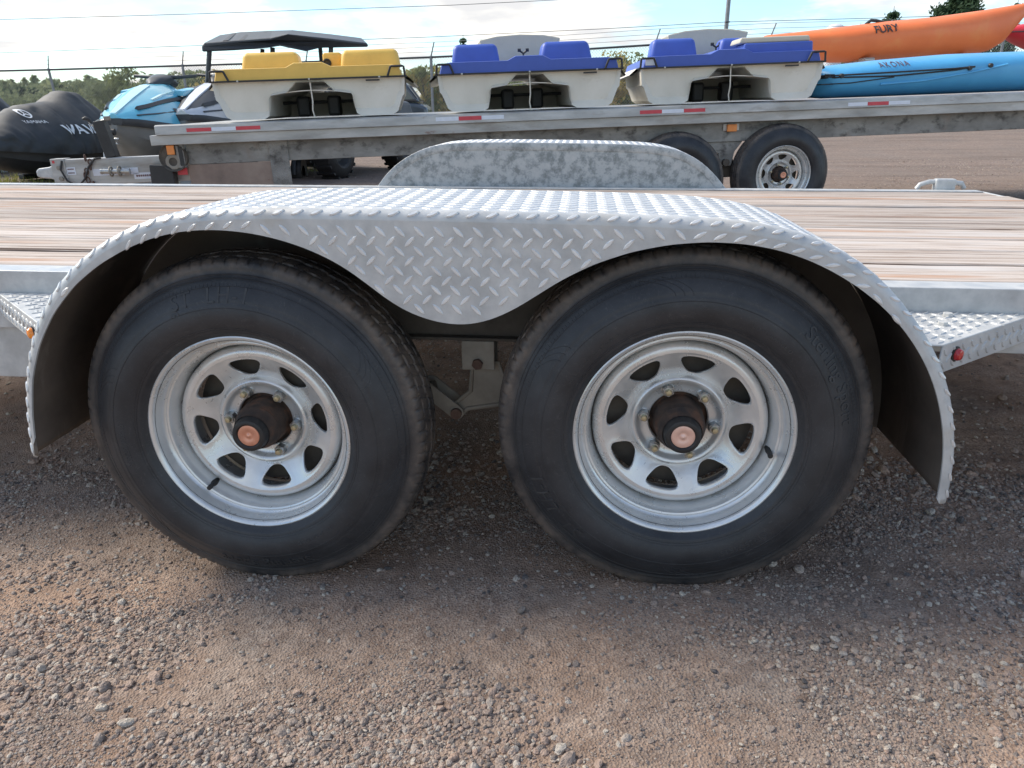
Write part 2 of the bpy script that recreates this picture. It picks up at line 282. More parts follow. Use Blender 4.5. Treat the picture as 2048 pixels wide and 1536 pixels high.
def ground_material():
    m = bpy.data.materials.new('gravel_yard'); m.use_nodes = True; nt = m.node_tree; b = nt.nodes['Principled BSDF']
    tc = N(nt, 'ShaderNodeTexCoord')
    def noise(sc, det=6, ro=.6): n = N(nt, 'ShaderNodeTexNoise'); n.inputs['Scale'].default_value = sc; n.inputs['Detail'].default_value = det; n.inputs['Roughness'].default_value = ro; L(nt, tc.outputs['Object'], n.inputs['Vector']); return n.outputs['Fac']
    def ramp(f, st):
        c = N(nt, 'ShaderNodeValToRGB'); e = c.color_ramp.elements
        while len(e) < len(st): e.new(.5)
        for q, (p_, col) in zip(e, st): q.position = p_; q.color = (*col, 1)
        L(nt, f, c.inputs[0]); return c.outputs[0]
    def mix(f, a, c_, mode='MIX'): n = N(nt, 'ShaderNodeMixRGB', blend_type=mode); L(nt, f, n.inputs[0]) if not isinstance(f, float) else setattr(n.inputs[0], 'default_value', f); L(nt, a, n.inputs[1]); L(nt, c_, n.inputs[2]) if not isinstance(c_, tuple) else setattr(n.inputs[2], 'default_value', (*c_, 1)); return n.outputs[0]
    base = ramp(noise(2.2, 7), [(.32, (.26, .170, .120)), (.5, (.36, .240, .170)), (.68, (.45, .305, .215))])
    vo = N(nt, 'ShaderNodeTexVoronoi'); vo.inputs['Scale'].default_value = 210; L(nt, tc.outputs['Object'], vo.inputs['Vector'])
    grit = ramp(vo.outputs['Color'], [(.0, (.18, .128, .10)), (.35, (.32, .232, .18)), (.6, (.40, .31, .25)), (1, (.50, .40, .325))])
    f1 = ramp(noise(3.4, 8), [(.40, (.25, .25, .25)), (.62, (.85, .85, .85))])
    c1 = mix(f1, base, grit)
    vo2 = N(nt, 'ShaderNodeTexVoronoi'); vo2.inputs['Scale'].default_value = 55; L(nt, tc.outputs['Object'], vo2.inputs['Vector'])
    peb = ramp(vo2.outputs['Color'], [(.0, (.13, .11, .10)), (.5, (.22, .20, .185)), (1, (.36, .33, .30))])
    f2 = ramp(noise(1.3, 5), [(.46, (0, 0, 0)), (.66, (.6, .6, .6))])
    c2 = mix(f2, c1, peb)
    mpt = N(nt, 'ShaderNodeMapping'); mpt.inputs['Scale'].default_value = (.35, 2.6, 1); mpt.inputs['Rotation'].default_value = (0, 0, R(-8)); L(nt, tc.outputs['Object'], mpt.inputs[0])
    nt3 = N(nt, 'ShaderNodeTexNoise'); nt3.inputs['Scale'].default_value = 1.1; nt3.inputs['Detail'].default_value = 8; nt3.inputs['Roughness'].default_value = .68; L(nt, mpt.outputs[0], nt3.inputs['Vector'])
    trk = ramp(nt3.outputs['Fac'], [(.34, (.72, .70, .69)), (.5, (.95, .94, .93)), (.66, (1.05, 1.03, 1.02))])   # packed wheel tracks, damp streaks
    c2 = mix(1.0, c2, trk, 'MULTIPLY')
    c2 = mix(1.0, c2, ramp(noise(16, 9, .8), [(.30, (.62, .60, .60)), (.5, (.98, .98, .98)), (.70, (1.35, 1.33, 1.30))]), 'MULTIPLY')
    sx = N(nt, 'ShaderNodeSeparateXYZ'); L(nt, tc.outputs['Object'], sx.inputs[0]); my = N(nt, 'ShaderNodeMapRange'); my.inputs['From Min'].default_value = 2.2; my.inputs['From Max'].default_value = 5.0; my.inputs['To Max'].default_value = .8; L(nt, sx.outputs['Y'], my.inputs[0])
    yard = ramp(noise(28, 8, .8), [(.32, (.10, .082, .072)), (.48, (.195, .158, .138)), (.60, (.265, .225, .20)), (.72, (.38, .34, .31))])   # darker, greyer gravel tone towards the back
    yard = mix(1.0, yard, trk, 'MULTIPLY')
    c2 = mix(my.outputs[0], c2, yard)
    L(nt, c2, b.inputs['Base Color']); b.inputs['Roughness'].default_value = .9; b.inputs['Specular IOR Level'].default_value = .25
    bp = N(nt, 'ShaderNodeBump'); bp.inputs['Strength'].default_value = .8; bp.inputs['Distance'].default_value = .004; L(nt, vo.outputs['Distance'], bp.inputs['Height'])
    bp2 = N(nt, 'ShaderNodeBump'); bp2.inputs['Strength'].default_value = .6; bp2.inputs['Distance'].default_value = .004; L(nt, noise(120, 4), bp2.inputs['Height']); L(nt, bp.outputs[0], bp2.inputs['Normal']); L(nt, bp2.outputs[0], b.inputs['Normal'])
    return m
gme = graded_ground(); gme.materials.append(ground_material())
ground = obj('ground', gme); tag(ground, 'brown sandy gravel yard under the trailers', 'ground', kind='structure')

def stone_material():
    m = bpy.data.materials.new('gravel_stone'); m.use_nodes = True; nt = m.node_tree; b = nt.nodes['Principled BSDF']
    at = N(nt, 'ShaderNodeAttribute'); at.attribute_type = 'INSTANCER'; at.attribute_name = 'tone'
    c = N(nt, 'ShaderNodeValToRGB'); c.color_ramp.interpolation = 'LINEAR'; e = c.color_ramp.elements
    st = [(0, (.12, .108, .105)), (.18, (.225, .19, .17)), (.38, (.33, .265, .225)), (.55, (.40, .285, .225)), (.7, (.41, .345, .295)), (.86, (.45, .405, .355)), (1, (.55, .48, .40))]
    while len(e) < len(st): e.new(.5)
    for q, (p_, col) in zip(e, st): q.position = p_; q.color = (*col, 1)
    L(nt, at.outputs['Fac'], c.inputs[0])
    tc = N(nt, 'ShaderNodeTexCoord'); n = N(nt, 'ShaderNodeTexNoise'); n.inputs['Scale'].default_value = 2.2; n.inputs['Detail'].default_value = 7; L(nt, tc.outputs['Object'], n.inputs['Vector'])
    mr = N(nt, 'ShaderNodeMapRange'); mr.inputs['From Min'].default_value = .3; mr.inputs['From Max'].default_value = .7; mr.inputs['To Min'].default_value = .72; mr.inputs['To Max'].default_value = 1.2; L(nt, n.outputs['Fac'], mr.inputs[0])
    v = N(nt, 'ShaderNodeMixRGB', blend_type='MULTIPLY'); v.inputs[0].default_value = 1; L(nt, c.outputs[0], v.inputs[1]); L(nt, mr.outputs[0], v.inputs[2]); L(nt, v.outputs[0], b.inputs['Base Color'])
    b.inputs['Roughness'].default_value = .8; b.inputs['Specular IOR Level'].default_value = .3
    bp = N(nt, 'ShaderNodeBump'); bp.inputs['Strength'].default_value = .4; bp.inputs['Distance'].default_value = .1; L(nt, n.outputs['Fac'], bp.inputs['Height']); L(nt, bp.outputs[0], b.inputs['Normal'])
    return m
STONE = stone_material()
def gravel():
    src = bpy.data.collections.new('gravel_sources')
    for k in range(10):
        bm = bmesh.new(); bmesh.ops.create_icosphere(bm, subdivisions=2, radius=1)
        rs = np.random.default_rng(100+k); ax = [1, rs.uniform(.62, .95), rs.uniform(.42, .72)]
        planes = [(Vector(rs.normal(size=3)).normalized(), rs.uniform(.55, .85)) for _ in range(rs.integers(4, 9))]
        for v in bm.verts:
            d = v.co.normalized(); r = 1+.10*math.sin(3*d.x+k)+.08*math.sin(4*d.y+2*k)
            co = d*r
            for n_, h in planes:                                  # knapped faces
                t = co.dot(n_)-h
                if t > 0: co -= n_*t*.85
            v.co = Vector((co.x*ax[0], co.y*ax[1], co.z*ax[2]))
        me = bpy.data.meshes.new('stone'); bm.to_mesh(me); bm.free(); me.materials.append(STONE)
        if k % 2 == 0: me.polygons.foreach_set('use_smooth', [True]*len(me.polygons)); me.set_sharp_from_angle(angle=R(38))
        so = bpy.data.objects.new('gravel_source', me); src.objects.link(so)
    P = []; SC = []
    def scatter(n, x0, x1, y0, y1, s0, s1, clump, power=2.2, sink=.25, thr=.0):
        x = rng.uniform(x0, x1, n); y = rng.uniform(y0, y1, n)
        d = fbm(x*clump, y*clump, 3, 5)*.6+fbm(x*clump*3.3, y*clump*3.3, 2, 15)*.4
        band = .045*np.cos((y+.36-.12*x)*6.0+2.5*fbm(x*1.3, y*1.3, 2, 40))   # looser stone thrown up beside the wheel tracks
        for px_, py_, sx_, sy_ in ((.40, -.10, .30, .10), (.95, -.24, .22, .07), (.05, -.30, .16, .06), (1.30, -.36, .16, .06)): d = d-.10*np.exp(-((x-px_)/sx_)**2-((y-py_)/sy_)**2)
        keep = rng.random(n) < np.clip((d+band-.36-thr)*6.0, .06, 1)
        # trampled clean right at the tyres' sides
        x, y = x[keep], y[keep]
        s = s0+(s1-s0)*rng.random(len(x))**power
        z = gz(x, y)+grelief(x, y)+s*(.55-sink)*rng.uniform(-.6, 1.1, len(x))
        P.append(np.stack([x, y, z], -1)); SC.append(s)
    scatter(190000, -1.0, 1.9, -.62, .45, .0012, .0030, 3.1)
    scatter(95000, -1.0, 1.9, -.62, .50, .0026, .0062, 2.3, thr=.01)
    scatter(15000, -1.0, 1.9, -.62, .6, .005, .0100, 1.9, thr=.04, power=1.8)
    scatter(520, -1.0, 1.9, -.62, .7, .009, .0165, 1.5, thr=.0)
    scatter(40000, -2.2, 3.4, .4, 2.6, .003, .008, 2.0)
    scatter(1000, -2.2, 3.4, .5, 3.0, .009, .018, 1.3)
    scatter(26000, 1.5, 9, 3.2, 12, .004, .011, .8)
    scatter(9000, -9, 2, 3.4, 12, .004, .011, .8)
    P = np.concatenate(P); SC = np.concatenate(SC); n = len(P)
    me = bpy.data.meshes.new('gravel'); me.vertices.add(n); me.vertices.foreach_set('co', P.ravel())
    def at(nm, ty, data, key='value'): a = me.attributes.new(nm, ty, 'POINT'); a.data.foreach_set(key, np.ascontiguousarray(data).ravel())
    at('sz', 'FLOAT_VECTOR', (SC[:, None]*rng.uniform(.8, 1.2, (n, 3))).astype(np.float32), 'vector')
    rot = np.stack([rng.normal(0, .35, n), rng.normal(0, .35, n), rng.uniform(0, 6.28, n)], -1).astype(np.float32); at('rt', 'FLOAT_VECTOR', rot, 'vector')
    at('pick', 'INT', rng.integers(0, 10, n).astype(np.int32)); at('tone', 'FLOAT', np.clip(rng.normal(.50, .26, n), 0, 1).astype(np.float32))
    me.materials.append(STONE)
    o = obj('gravel', me)
    ng = bpy.data.node_groups.new('gravel_scatter', 'GeometryNodeTree')
    ng.interface.new_socket('Geometry', in_out='INPUT', socket_type='NodeSocketGeometry'); ng.interface.new_socket('Geometry', in_out='OUTPUT', socket_type='NodeSocketGeometry')
    gi = N(ng, 'NodeGroupInput'); go = N(ng, 'NodeGroupOutput'); ip = N(ng, 'GeometryNodeInstanceOnPoints'); ci = N(ng, 'GeometryNodeCollectionInfo')
    ci.inputs['Collection'].default_value = src; ci.inputs['Separate Children'].default_value = True; ci.inputs['Reset Children'].default_value = True
    def na(nm, ty): q = N(ng, 'GeometryNodeInputNamedAttribute', data_type=ty); q.inputs['Name'].default_value = nm; return q.outputs['Attribute']
    L(ng, gi.outputs[0], ip.inputs['Points']); L(ng, ci.outputs[0], ip.inputs['Instance']); ip.inputs['Pick Instance'].default_value = True
    L(ng, na('pick', 'INT'), ip.inputs['Instance Index']); L(ng, na('sz', 'FLOAT_VECTOR'), ip.inputs['Scale'])
    er = N(ng, 'FunctionNodeEulerToRotation'); L(ng, na('rt', 'FLOAT_VECTOR'), er.inputs[0]); L(ng, er.outputs[0], ip.inputs['Rotation'])
    L(ng, ip.outputs[0], go.inputs[0])
    md = o.modifiers.new('scatter', 'NODES'); md.node_group = ng
    tag(o, 'loose grey and tan gravel stones scattered over the yard', 'gravel', kind='stuff')
gravel()

# ------------------------------------------------------------------ wheels
def tyre_profile_y(r):
    """outer sidewall: axial position at radius r (0 at the rim lip plane, negative towards the viewer)"""
    t = (r-.200)/(.326-.200)
    return .006-.030*np.sin(np.pi*np.clip(t, 0, 1)**.85)+.010*np.clip(t, 0, 1)**3
def tyre_mesh():
    YC = .083
    NA = 900
    prof = []
    for r in np.linspace(.196, .326, 40): prof.append((r, float(tyre_profile_y(r))+ (.0012 if abs(r-.276) < .0022 else 0)-(.0016 if abs(r-.2165) < .003 else 0)-(.0012 if abs(r-.312) < .0020 else 0), 0))
    # shoulder then tread
    y0 = prof[-1][1]
    for k in range(1, 9):
        t = k/8; prof.append((.326+.0255*math.sin(t*math.pi/2)**.9, y0+.020*(1-math.cos(t*math.pi/2))**1.2, 1))
    ya = prof[-1][1]
    tread = np.linspace(ya, 2*YC-ya, 60)
    for y in tread[1:-1]:
        q = (y-YC)/(YC-ya); prof.append((.3515+.0055*(1-q*q), y, 2))
    back = [(r, 2*YC-y, 0) for r, y, k in prof[:48:4]][::-1]
    prof += back
    prof = np.array(prof); n = len(prof)
    th = np.linspace(0, 2*np.pi, NA, endpoint=False)
    Rr = np.repeat(prof[None, :, 0], NA, 0).copy(); Yy = np.repeat(prof[None, :, 1], NA, 0).copy(); T = np.repeat(th[:, None], n, 1)
    kind = prof[:, 2]
    q = (Yy-YC)
    zig = .0022*np.sign(np.sin(T*46))*np.minimum(1, np.abs(np.sin(T*46))*3)
    grv = np.zeros_like(Rr)
    for c in (-.048, -.016, .016, .048):
        grv = np.maximum(grv, np.clip((.0042-np.abs(q-c-zig))/.0014, 0, 1))
    pitch = 92
    ph = (T*pitch/(2*np.pi)) % 1
    sip = np.clip((.10-np.abs(ph-.5))/.03, 0, 1)
    tr = kind[None, :] == 2
    sh = np.abs(q) > .050
    d = np.where(tr, .0062*grv, 0)
    d = np.maximum(d, np.where(tr & sh, .0045*sip, 0)); d = np.maximum(d, np.where(tr & ~sh, .0028*np.clip((.06-np.abs((ph+q*18) % 1-.5))/.03, 0, 1), 0))
    Rr -= d
    # notches cut into the shoulder
    shd = kind[None, :] == 1
    kk = (np.arange(n)[None, :]-40)/8
    no = np.where(shd, .0030*sip*np.clip(kk*3.0-.6, 0, 1), 0)
    Yy += no; Rr -= no*.6
    # thin fine ribs inside the lower sidewall (radial wash)
    Rr += np.where(tr, .0006*np.sin(T*7+q*40), 0)
    v = np.stack([Rr*np.cos(T), Yy, Rr*np.sin(T)], -1).reshape(-1, 3)
    i = np.arange(NA*n).reshape(NA, n); j = np.roll(i, -1, 0)
    f = np.stack([i[:, :-1], i[:, 1:], j[:, 1:], j[:, :-1]], -1).reshape(-1, 4)
    me = bpy.data.meshes.new('tyre'); me.from_pydata(v.tolist(), [], f.tolist()); me.polygons.foreach_set('use_smooth', [True]*len(me.polygons)); me.set_sharp_from_angle(angle=R(48)); me.materials.append(TYRE)
    return me
def ring_text(mb, body, size, rad, ang, raise_=.0012, spacing=1.1, shear=0):
    v, f = text_geo(body, size, .5, spacing=spacing, shear=shear)
    h = (v[:, 1].min()+v[:, 1].max())/2
    r = rad+(v[:, 1]-h); a = ang-v[:, 0]/rad
    y = tyre_profile_y(r)-np.where(v[:, 2] > 0, raise_, -.002)
    mb.add(np.stack([r*np.cos(a), y, r*np.sin(a)], -1).tolist(), f)
def lettering_meshes():
    out = []
    for body, size, rad, ang, rs_, spc in (('ST  LH-1', .038, .290, 97, .0013, 1.15), ('Sterling Sport', .034, .289, 272, .0013, 1.05), ('ST225/75R15', .016, .252, 185, .0008, 1.1), ('LOAD RANGE D', .011, .246, 300, .0007, 1.1), ('MAX LOAD 2540 LBS AT 65 PSI COLD', .008, .240, 20, .0006, 1.1)):
        mb = MB(); ring_text(mb, body, size, rad, R(ang), rs_, spc); o = mb.build('lettering', TYRE_LET); out.append(('lettering', o.data)); bpy.data.objects.remove(o)
    mb = MB(); ring_text(mb, 'R', .010, .268, R(112), .0007)
    n_ = 24; c = Vector((.268*math.cos(R(112)), 0, .268*math.sin(R(112)))); yy = float(tyre_profile_y(.268))-.0008
    vs = [(c.x+q*math.cos(a), yy, c.z+q*math.sin(a)) for a in (2*math.pi*k/n_ for k in range(n_)) for q in (.0078, .0088)]
    mb.add(vs, [(2*k, 2*k+1, (2*k+3) % (2*n_), (2*k+2) % (2*n_)) for k in range(n_)])
    o = mb.build('registered_mark', TYRE_LET); out.append(('registered_mark', o.data)); bpy.data.objects.remove(o)
    mb = MB()                                                     # swept lines, fine ribs and bead rings of the sidewall
    for a0 in (25, 150, 215, 335):
        for k in range(3):
            pts = []
            for t in np.linspace(0, 1, 14): r = .276+.034*t; a = R(a0+k*3.2+11*t*t); pts.append((r*math.cos(a), float(tyre_profile_y(r))-.0003, r*math.sin(a)))
            mb.tube(pts, .0004, 4)
    for r, q in ((.2235, .0006), (.2275, .0005), (.2665, .0006), (.3035, .0005), (.3165, .0008), (.3225, .0008)):
        mb.tube([(r*math.cos(a), float(tyre_profile_y(r))-q*.2, r*math.sin(a)) for a in (2*math.pi*k/160 for k in range(160))], q, 5, closed=True)
    for k in range(240):
        a = 2*math.pi*k/240; mb.tube([(r*math.cos(a), float(tyre_profile_y(r))+.0001, r*math.sin(a)) for r in (.3045, .310, .3155)], .0005, 4)
    o = mb.build('sidewall_ribs', TYRE); out.append(('sidewall_ribs', o.data)); bpy.data.objects.remove(o)
    return out
def rim_mesh():
    mb = MB()
    barrel = [(.2045, .012), (.2075, .007), (.2085, .002), (.2075, -.0015), (.2045, -.003), (.2005, -.001), (.1975, .004), (.1955, .012), (.1935, .022), (.1905, .0285), (.1875, .0305), (.1845, .0295), (.1815, .0310), (.1785, .0370), (.1755, .048), (.1722, .066), (.1712, .08), (.1712, .13), (.185, .145), (.190, .17), (.197, .172)]
    mb.lathe(barrel, 128)
    edge = [(.1705, .085), (.1700, .072), (.1685, .061), (.1655, .0535), (.1605, .0500), (.155, .0490), (.150, .0495)]
    mb.lathe(edge, 128)
    def dy(r): return float(np.interp(r, [.098, .104, .12, .15], [.0815, .0775, .0660, .0495]))
    hubp = [(.098, .0665), (.0965, .0650), (.0945, .0595), (.092, .0560), (.0885, .0545), (.0845, .0555), (.081, .0590), (.078, .0635), (.074, .0665), (.066, .0675), (.060, .0685), (.0580, .0705), (.0575, .078)]
    mb.lathe([(r, y+.015) for r, y in hubp], 128)
    # window sectors
    corners = [(0, .1025), (.013, .1045), (.0335, .128), (.031, .1375), (.016, .1415), (0, .1425), (-.016, .1415), (-.031, .1375), (-.0335, .128), (-.013, .1045)]
    p = [Vector(c) for c in corners]
    for _ in range(2): p = [q for i in range(len(p)) for q in (p[i]*.75+p[(i+1) % len(p)]*.25, p[i]*.25+p[(i+1) % len(p)]*.75)]
    cen = Vector((0, .1245)); hs = math.pi/8
    n = 40; angs = [math.pi/2-math.pi*2*(k+.5)/n for k in range(n)]
    def hit_hole(a):
        d = Vector((math.cos(a), math.sin(a))); best = None
        for i in range(len(p)):
            A, B = p[i]-cen, p[(i+1) % len(p)]-cen; e = B-A; den = d.x*e.y-d.y*e.x
            if abs(den) < 1e-12: continue
            t = (A.x*e.y-A.y*e.x)/den; s_ = (A.x*d.y-A.y*d.x)/den
            if t > 0 and -1e-6 <= s_ <= 1+1e-6: best = t if best is None else max(best, t)
        return cen+d*best
    def hit_sec(a):
        d = Vector((math.cos(a), math.sin(a))); lo, hi = 0, .2
        for _ in range(40):
            m_ = (lo+hi)/2; q = cen+d*m_; r = q.length; ph = math.atan2(q.x, q.y)
            if .098 <= r <= .150 and abs(ph) <= hs: lo = m_
            else: hi = m_
        return cen+d*lo
    H = [hit_hole(a) for a in angs]; Q = [hit_sec(a) for a in angs]
    # force ring vertices on the sector corners
    for r_, sg in ((.098, 1), (.098, -1), (.150, 1), (.150, -1)):
        c = Vector((sg*r_*math.sin(hs), r_*math.cos(hs))); k = min(range(n), key=lambda i: (Q[i]-c).length); Q[k] = c
    rows = []
    for t, dd in ((0, .006), (0, .0012), (.05, -.0004), (.16, -.0008), (.35, 0), (.65, 0), (1, 0)):
        rows.append([(h*(1-t)+q*t, dd) for h, q in zip(H, Q)])
    for s in range(8):
        a0 = 2*math.pi*s/8
        rings = []
        for row in rows:
            rg = []
            for q, dd in row:
                r = q.length; ph = math.atan2(q.x, q.y); a = a0+math.pi/2-ph
                rg.append((r*math.cos(a), dy(r)+dd, r*math.sin(a)))
            rings.append(rg)
        mb.loft(rings, cap=False)
    o = mb.build('rim', STEELRIM, smooth=True, auto=35); me = o.data; bpy.data.objects.remove(o); return me
def nut_mesh():
    mb = MB(); hexa = [(.0118*math.cos(R(60*k)), .0118*math.sin(R(60*k))) for k in range(6)]
    mb.prism(hexa, .066, .050, 'y'); mb.lathe([(.0125, .0685), (.0125, .066), (.0095, .0645)], 18)
    mb.lathe([(.0103, .0502), (.0085, .0478), (.0060, .0476)], 18)
    mb.lathe([(.0062, .049), (.0062, .0415), (.0050, .0392), (.0001, .0385)], 14, mi=1)
    o = mb.build('lug_nut', [ZINC, BRASS], smooth=True, auto=25); me = o.data; bpy.data.objects.remove(o); return me
def small(mb, name, mats, **k):
    o = mb.build(name, mats, smooth=True, **k); me = o.data; bpy.data.objects.remove(o); return me
TYRE_ME, LETS, RIM_ME, NUT_ME = tyre_mesh(), lettering_meshes(), rim_mesh(), nut_mesh()
HUB_ME = small(MB().lathe([(.060, .125), (.060, .10), (.056, .098), (.050, .092), (.0485, .060), (.0480, .046), (.0462, .0425), (.0462, .036), (.0445, .033), (.0415, .024), (.0385, .018), (.0375, .012)], 64), 'hub', HUBRUST, auto=28)
CAP_ME = small(MB().lathe([(.0365, .016), (.0365, .012), (.0345, .007), (.0335, -.001), (.0325, -.0035), (.0300, -.0048), (.0255, -.0048), (.0235, -.0030), (.0225, -.0010)], 64), 'dust_cap', BLACKRUB)
PLUG_ME = small(MB().lathe([(.0228, -.0005), (.0220, -.0020), (.0200, -.0027), (.0120, -.0027), (.0100, -.0015), (.0070, -.0010), (.0050, -.0014), (.0032, -.0030), (.0001, -.0036)], 48), 'grease_plug', COPPER)
DRUM_ME = small(MB().lathe([(.03, .105), (.135, .105), (.150, .110), (.152, .118), (.152, .165), (.02, .166)], 64), 'brake_drum', DARKSTEEL)
def valve():
    a = R(230); d = Vector((math.cos(a), 0, math.sin(a))); p0 = d*.178+Vector((0, .05, 0))
    q = d*-.12+Vector((0, -1, 0)); q.normalize()
    return small(MB().tube([p0-q*.01, p0+q*.006, p0+q*.010, p0+q*.014, p0+q*.020, p0+q*.0205, p0+q*.032, p0+q*.033], [.0070, .0070, .0062, .0046, .0042, .0050, .0050, .0040], 12), 'valve_stem', BLACKRUB)
VALVE_ME = valve()
def make_wheel(parent):
    w = empty('wheel', parent=parent)
    for nm, me in [('tyre', TYRE_ME)]+LETS+[('rim', RIM_ME), ('hub', HUB_ME), ('dust_cap', CAP_ME), ('grease_plug', PLUG_ME), ('brake_drum', DRUM_ME), ('valve_stem', VALVE_ME)]:
        q = obj(nm, me, w)
        if nm in ('sidewall_ribs', 'lettering'): q['kind'] = 'stuff'
    for k in range(6):
        a = R(-5+60*k); o = obj('lug_nut', NUT_ME, w); o.location = (.0699*math.cos(a), .015, .0699*math.sin(a)); o.rotation_euler.y = random.uniform(0, 1)
    return w
trailer = empty('car_trailer', (.425, 1.29, 0))
tag(trailer, 'galvanised tandem axle trailer with plank deck and diamond plate fenders in the foreground', 'trailer')
T0 = empty('wheel_frame')                                          # temporary; removed below
bpy.data.objects.remove(T0)
OFF = Matrix.Translation((-.425, -1.29, 0))
def part(o): o.parent = trailer; o.matrix_basis = OFF @ o.matrix_basis; return o
w1 = part(make_wheel(None)); w1.location = Vector((0, 0, .3314))-Vector((.425, 1.29, 0))
w2 = copy_tree(w1, trailer); w2.location = Vector((.8496, 0, .363))-Vector((.425, 1.29, 0)); w2.rotation_euler.y = -R(116)
# windows: the first wheel's rim and nuts carry the turn seen in the photograph
for w in (w1, w2):
    for c in w.children:
        if c.name.startswith('rim'): c.rotation_euler.y = -R(98-90)
for c in w2.children:
    if c.name.startswith('grease_plug'): c.data = PLUG_ME.copy(); c.data.materials[0] = COPPER_PALE
tag(w1, 'left wheel of the foreground trailer'); tag(w2, 'right wheel of the foreground trailer')

# ------------------------------------------------------------------ fender of diamond plate
O_ = [(-.449, .286), (-.444, .365), (-.431, .446), (-.403, .518), (-.361, .591), (-.327, .632), (-.27, .685), (-.224, .714), (-.158, .748), (-.106, .765), (-.056, .775), (.008, .781), (.123, .782), (.227, .782), (.458, .780), (.682, .777), (.8, .775), (.884, .772), (.942, .765), (.998, .754), (1.027, .745), (1.057, .732), (1.087, .717), (1.118, .699), (1.149, .676), (1.183, .643), (1.217, .606), (1.246, .57), (1.274, .528), (1.296, .482), (1.315, .421), (1.322, .385), (1.328, .341), (1.331, .298), (1.329, .266)]
I_ = [(-.432, .291), (-.423, .391), (-.409, .447), (-.383, .516), (-.333, .595), (-.271, .65), (-.217, .683), (-.166, .709), (-.109, .733), (-.061, .743), (-.013, .746), (.035, .746), (.082, .74), (.129, .73), (.174, .716), (.219, .694), (.246, .678), (.274, .655), (.311, .622), (.334, .604), (.381, .585), (.429, .579), (.454, .580), (.492, .587), (.54, .61), (.568, .635), (.609, .666), (.663, .697), (.729, .721), (.795, .733), (.859, .739), (.917, .736), (.974, .726), (1.018, .712), (1.062, .692), (1.109, .666), (1.157, .632), (1.19, .599), (1.223, .56), (1.248, .52), (1.268, .485), (1.286, .436), (1.298, .386), (1.303, .356), (1.306, .315), (1.306, .275)]
def resample(pts, step):
    P = np.array(pts, float)
    for _ in range(2):                                            # light smoothing
        Q = P.copy(); Q[1:-1] = .25*P[:-2]+.5*P[1:-1]+.25*P[2:]; P = Q
    s = np.r_[0, np.cumsum(np.hypot(*np.diff(P, axis=0).T))]; n = int(s[-1]/step)
    t = np.linspace(0, s[-1], n+1)
    # cubic through the samples by repeated interpolation
    x = np.interp(t, s, P[:, 0]); z = np.interp(t, s, P[:, 1])
    for _ in range(3):
        x[1:-1] = .25*x[:-2]+.5*x[1:-1]+.25*x[2:]; z[1:-1] = .25*z[:-2]+.5*z[1:-1]+.25*z[2:]
    return np.stack([x, z], -1)
def normals(P):
    d = np.gradient(P, axis=0); d /= np.hypot(d[:, 0], d[:, 1])[:, None]; return d, np.stack([d[:, 1], -d[:, 0]], -1)   # tangent, inward
RB = .017
def lug(mb, c, a, b, n, ang, ln=.0132, wd=.0042, h=.0022):
    """raised lens-shaped lug on the plate: centre c, axes a,b, normal n"""
    ca, sa = math.cos(ang), math.sin(ang); u = a*ca+b*sa; v = b*ca-a*sa
    out = [(-1, 0), (-.62, .72), (0, 1), (.62, .72), (1, 0), (.62, -.72), (0, -1), (-.62, -.72)]
    vs = [c+u*(x*ln)+v*(y*wd) for x, y in out]+[c+n*h+u*(x*ln*.80)+v*(y*wd*.56) for x, y in out]
    mb.add(vs, [(i, (i+1) % 8, (i+1) % 8+8, i+8) for i in range(8)]+[tuple(range(8, 16))])
def inside(poly, x, y):
    c = False; n = len(poly)
    for i in range(n):
        x1, y1 = poly[i]; x2, y2 = poly[(i+1) % n]
        if (y1 > y) != (y2 > y) and x < (x2-x1)*(y-y1)/(y2-y1)+x1: c = not c
    return c
def dist_edge(poly, x, y):
    P = np.array(poly); A = P; B = np.roll(P, -1, 0); d = B-A; t = np.clip(((x-A[:, 0])*d[:, 0]+(y-A[:, 1])*d[:, 1])/np.maximum(1e-12, (d**2).sum(1)), 0, 1)
    return np.hypot(A[:, 0]+t*d[:, 0]-x, A[:, 1]+t*d[:, 1]-y).min()
PX = .0338
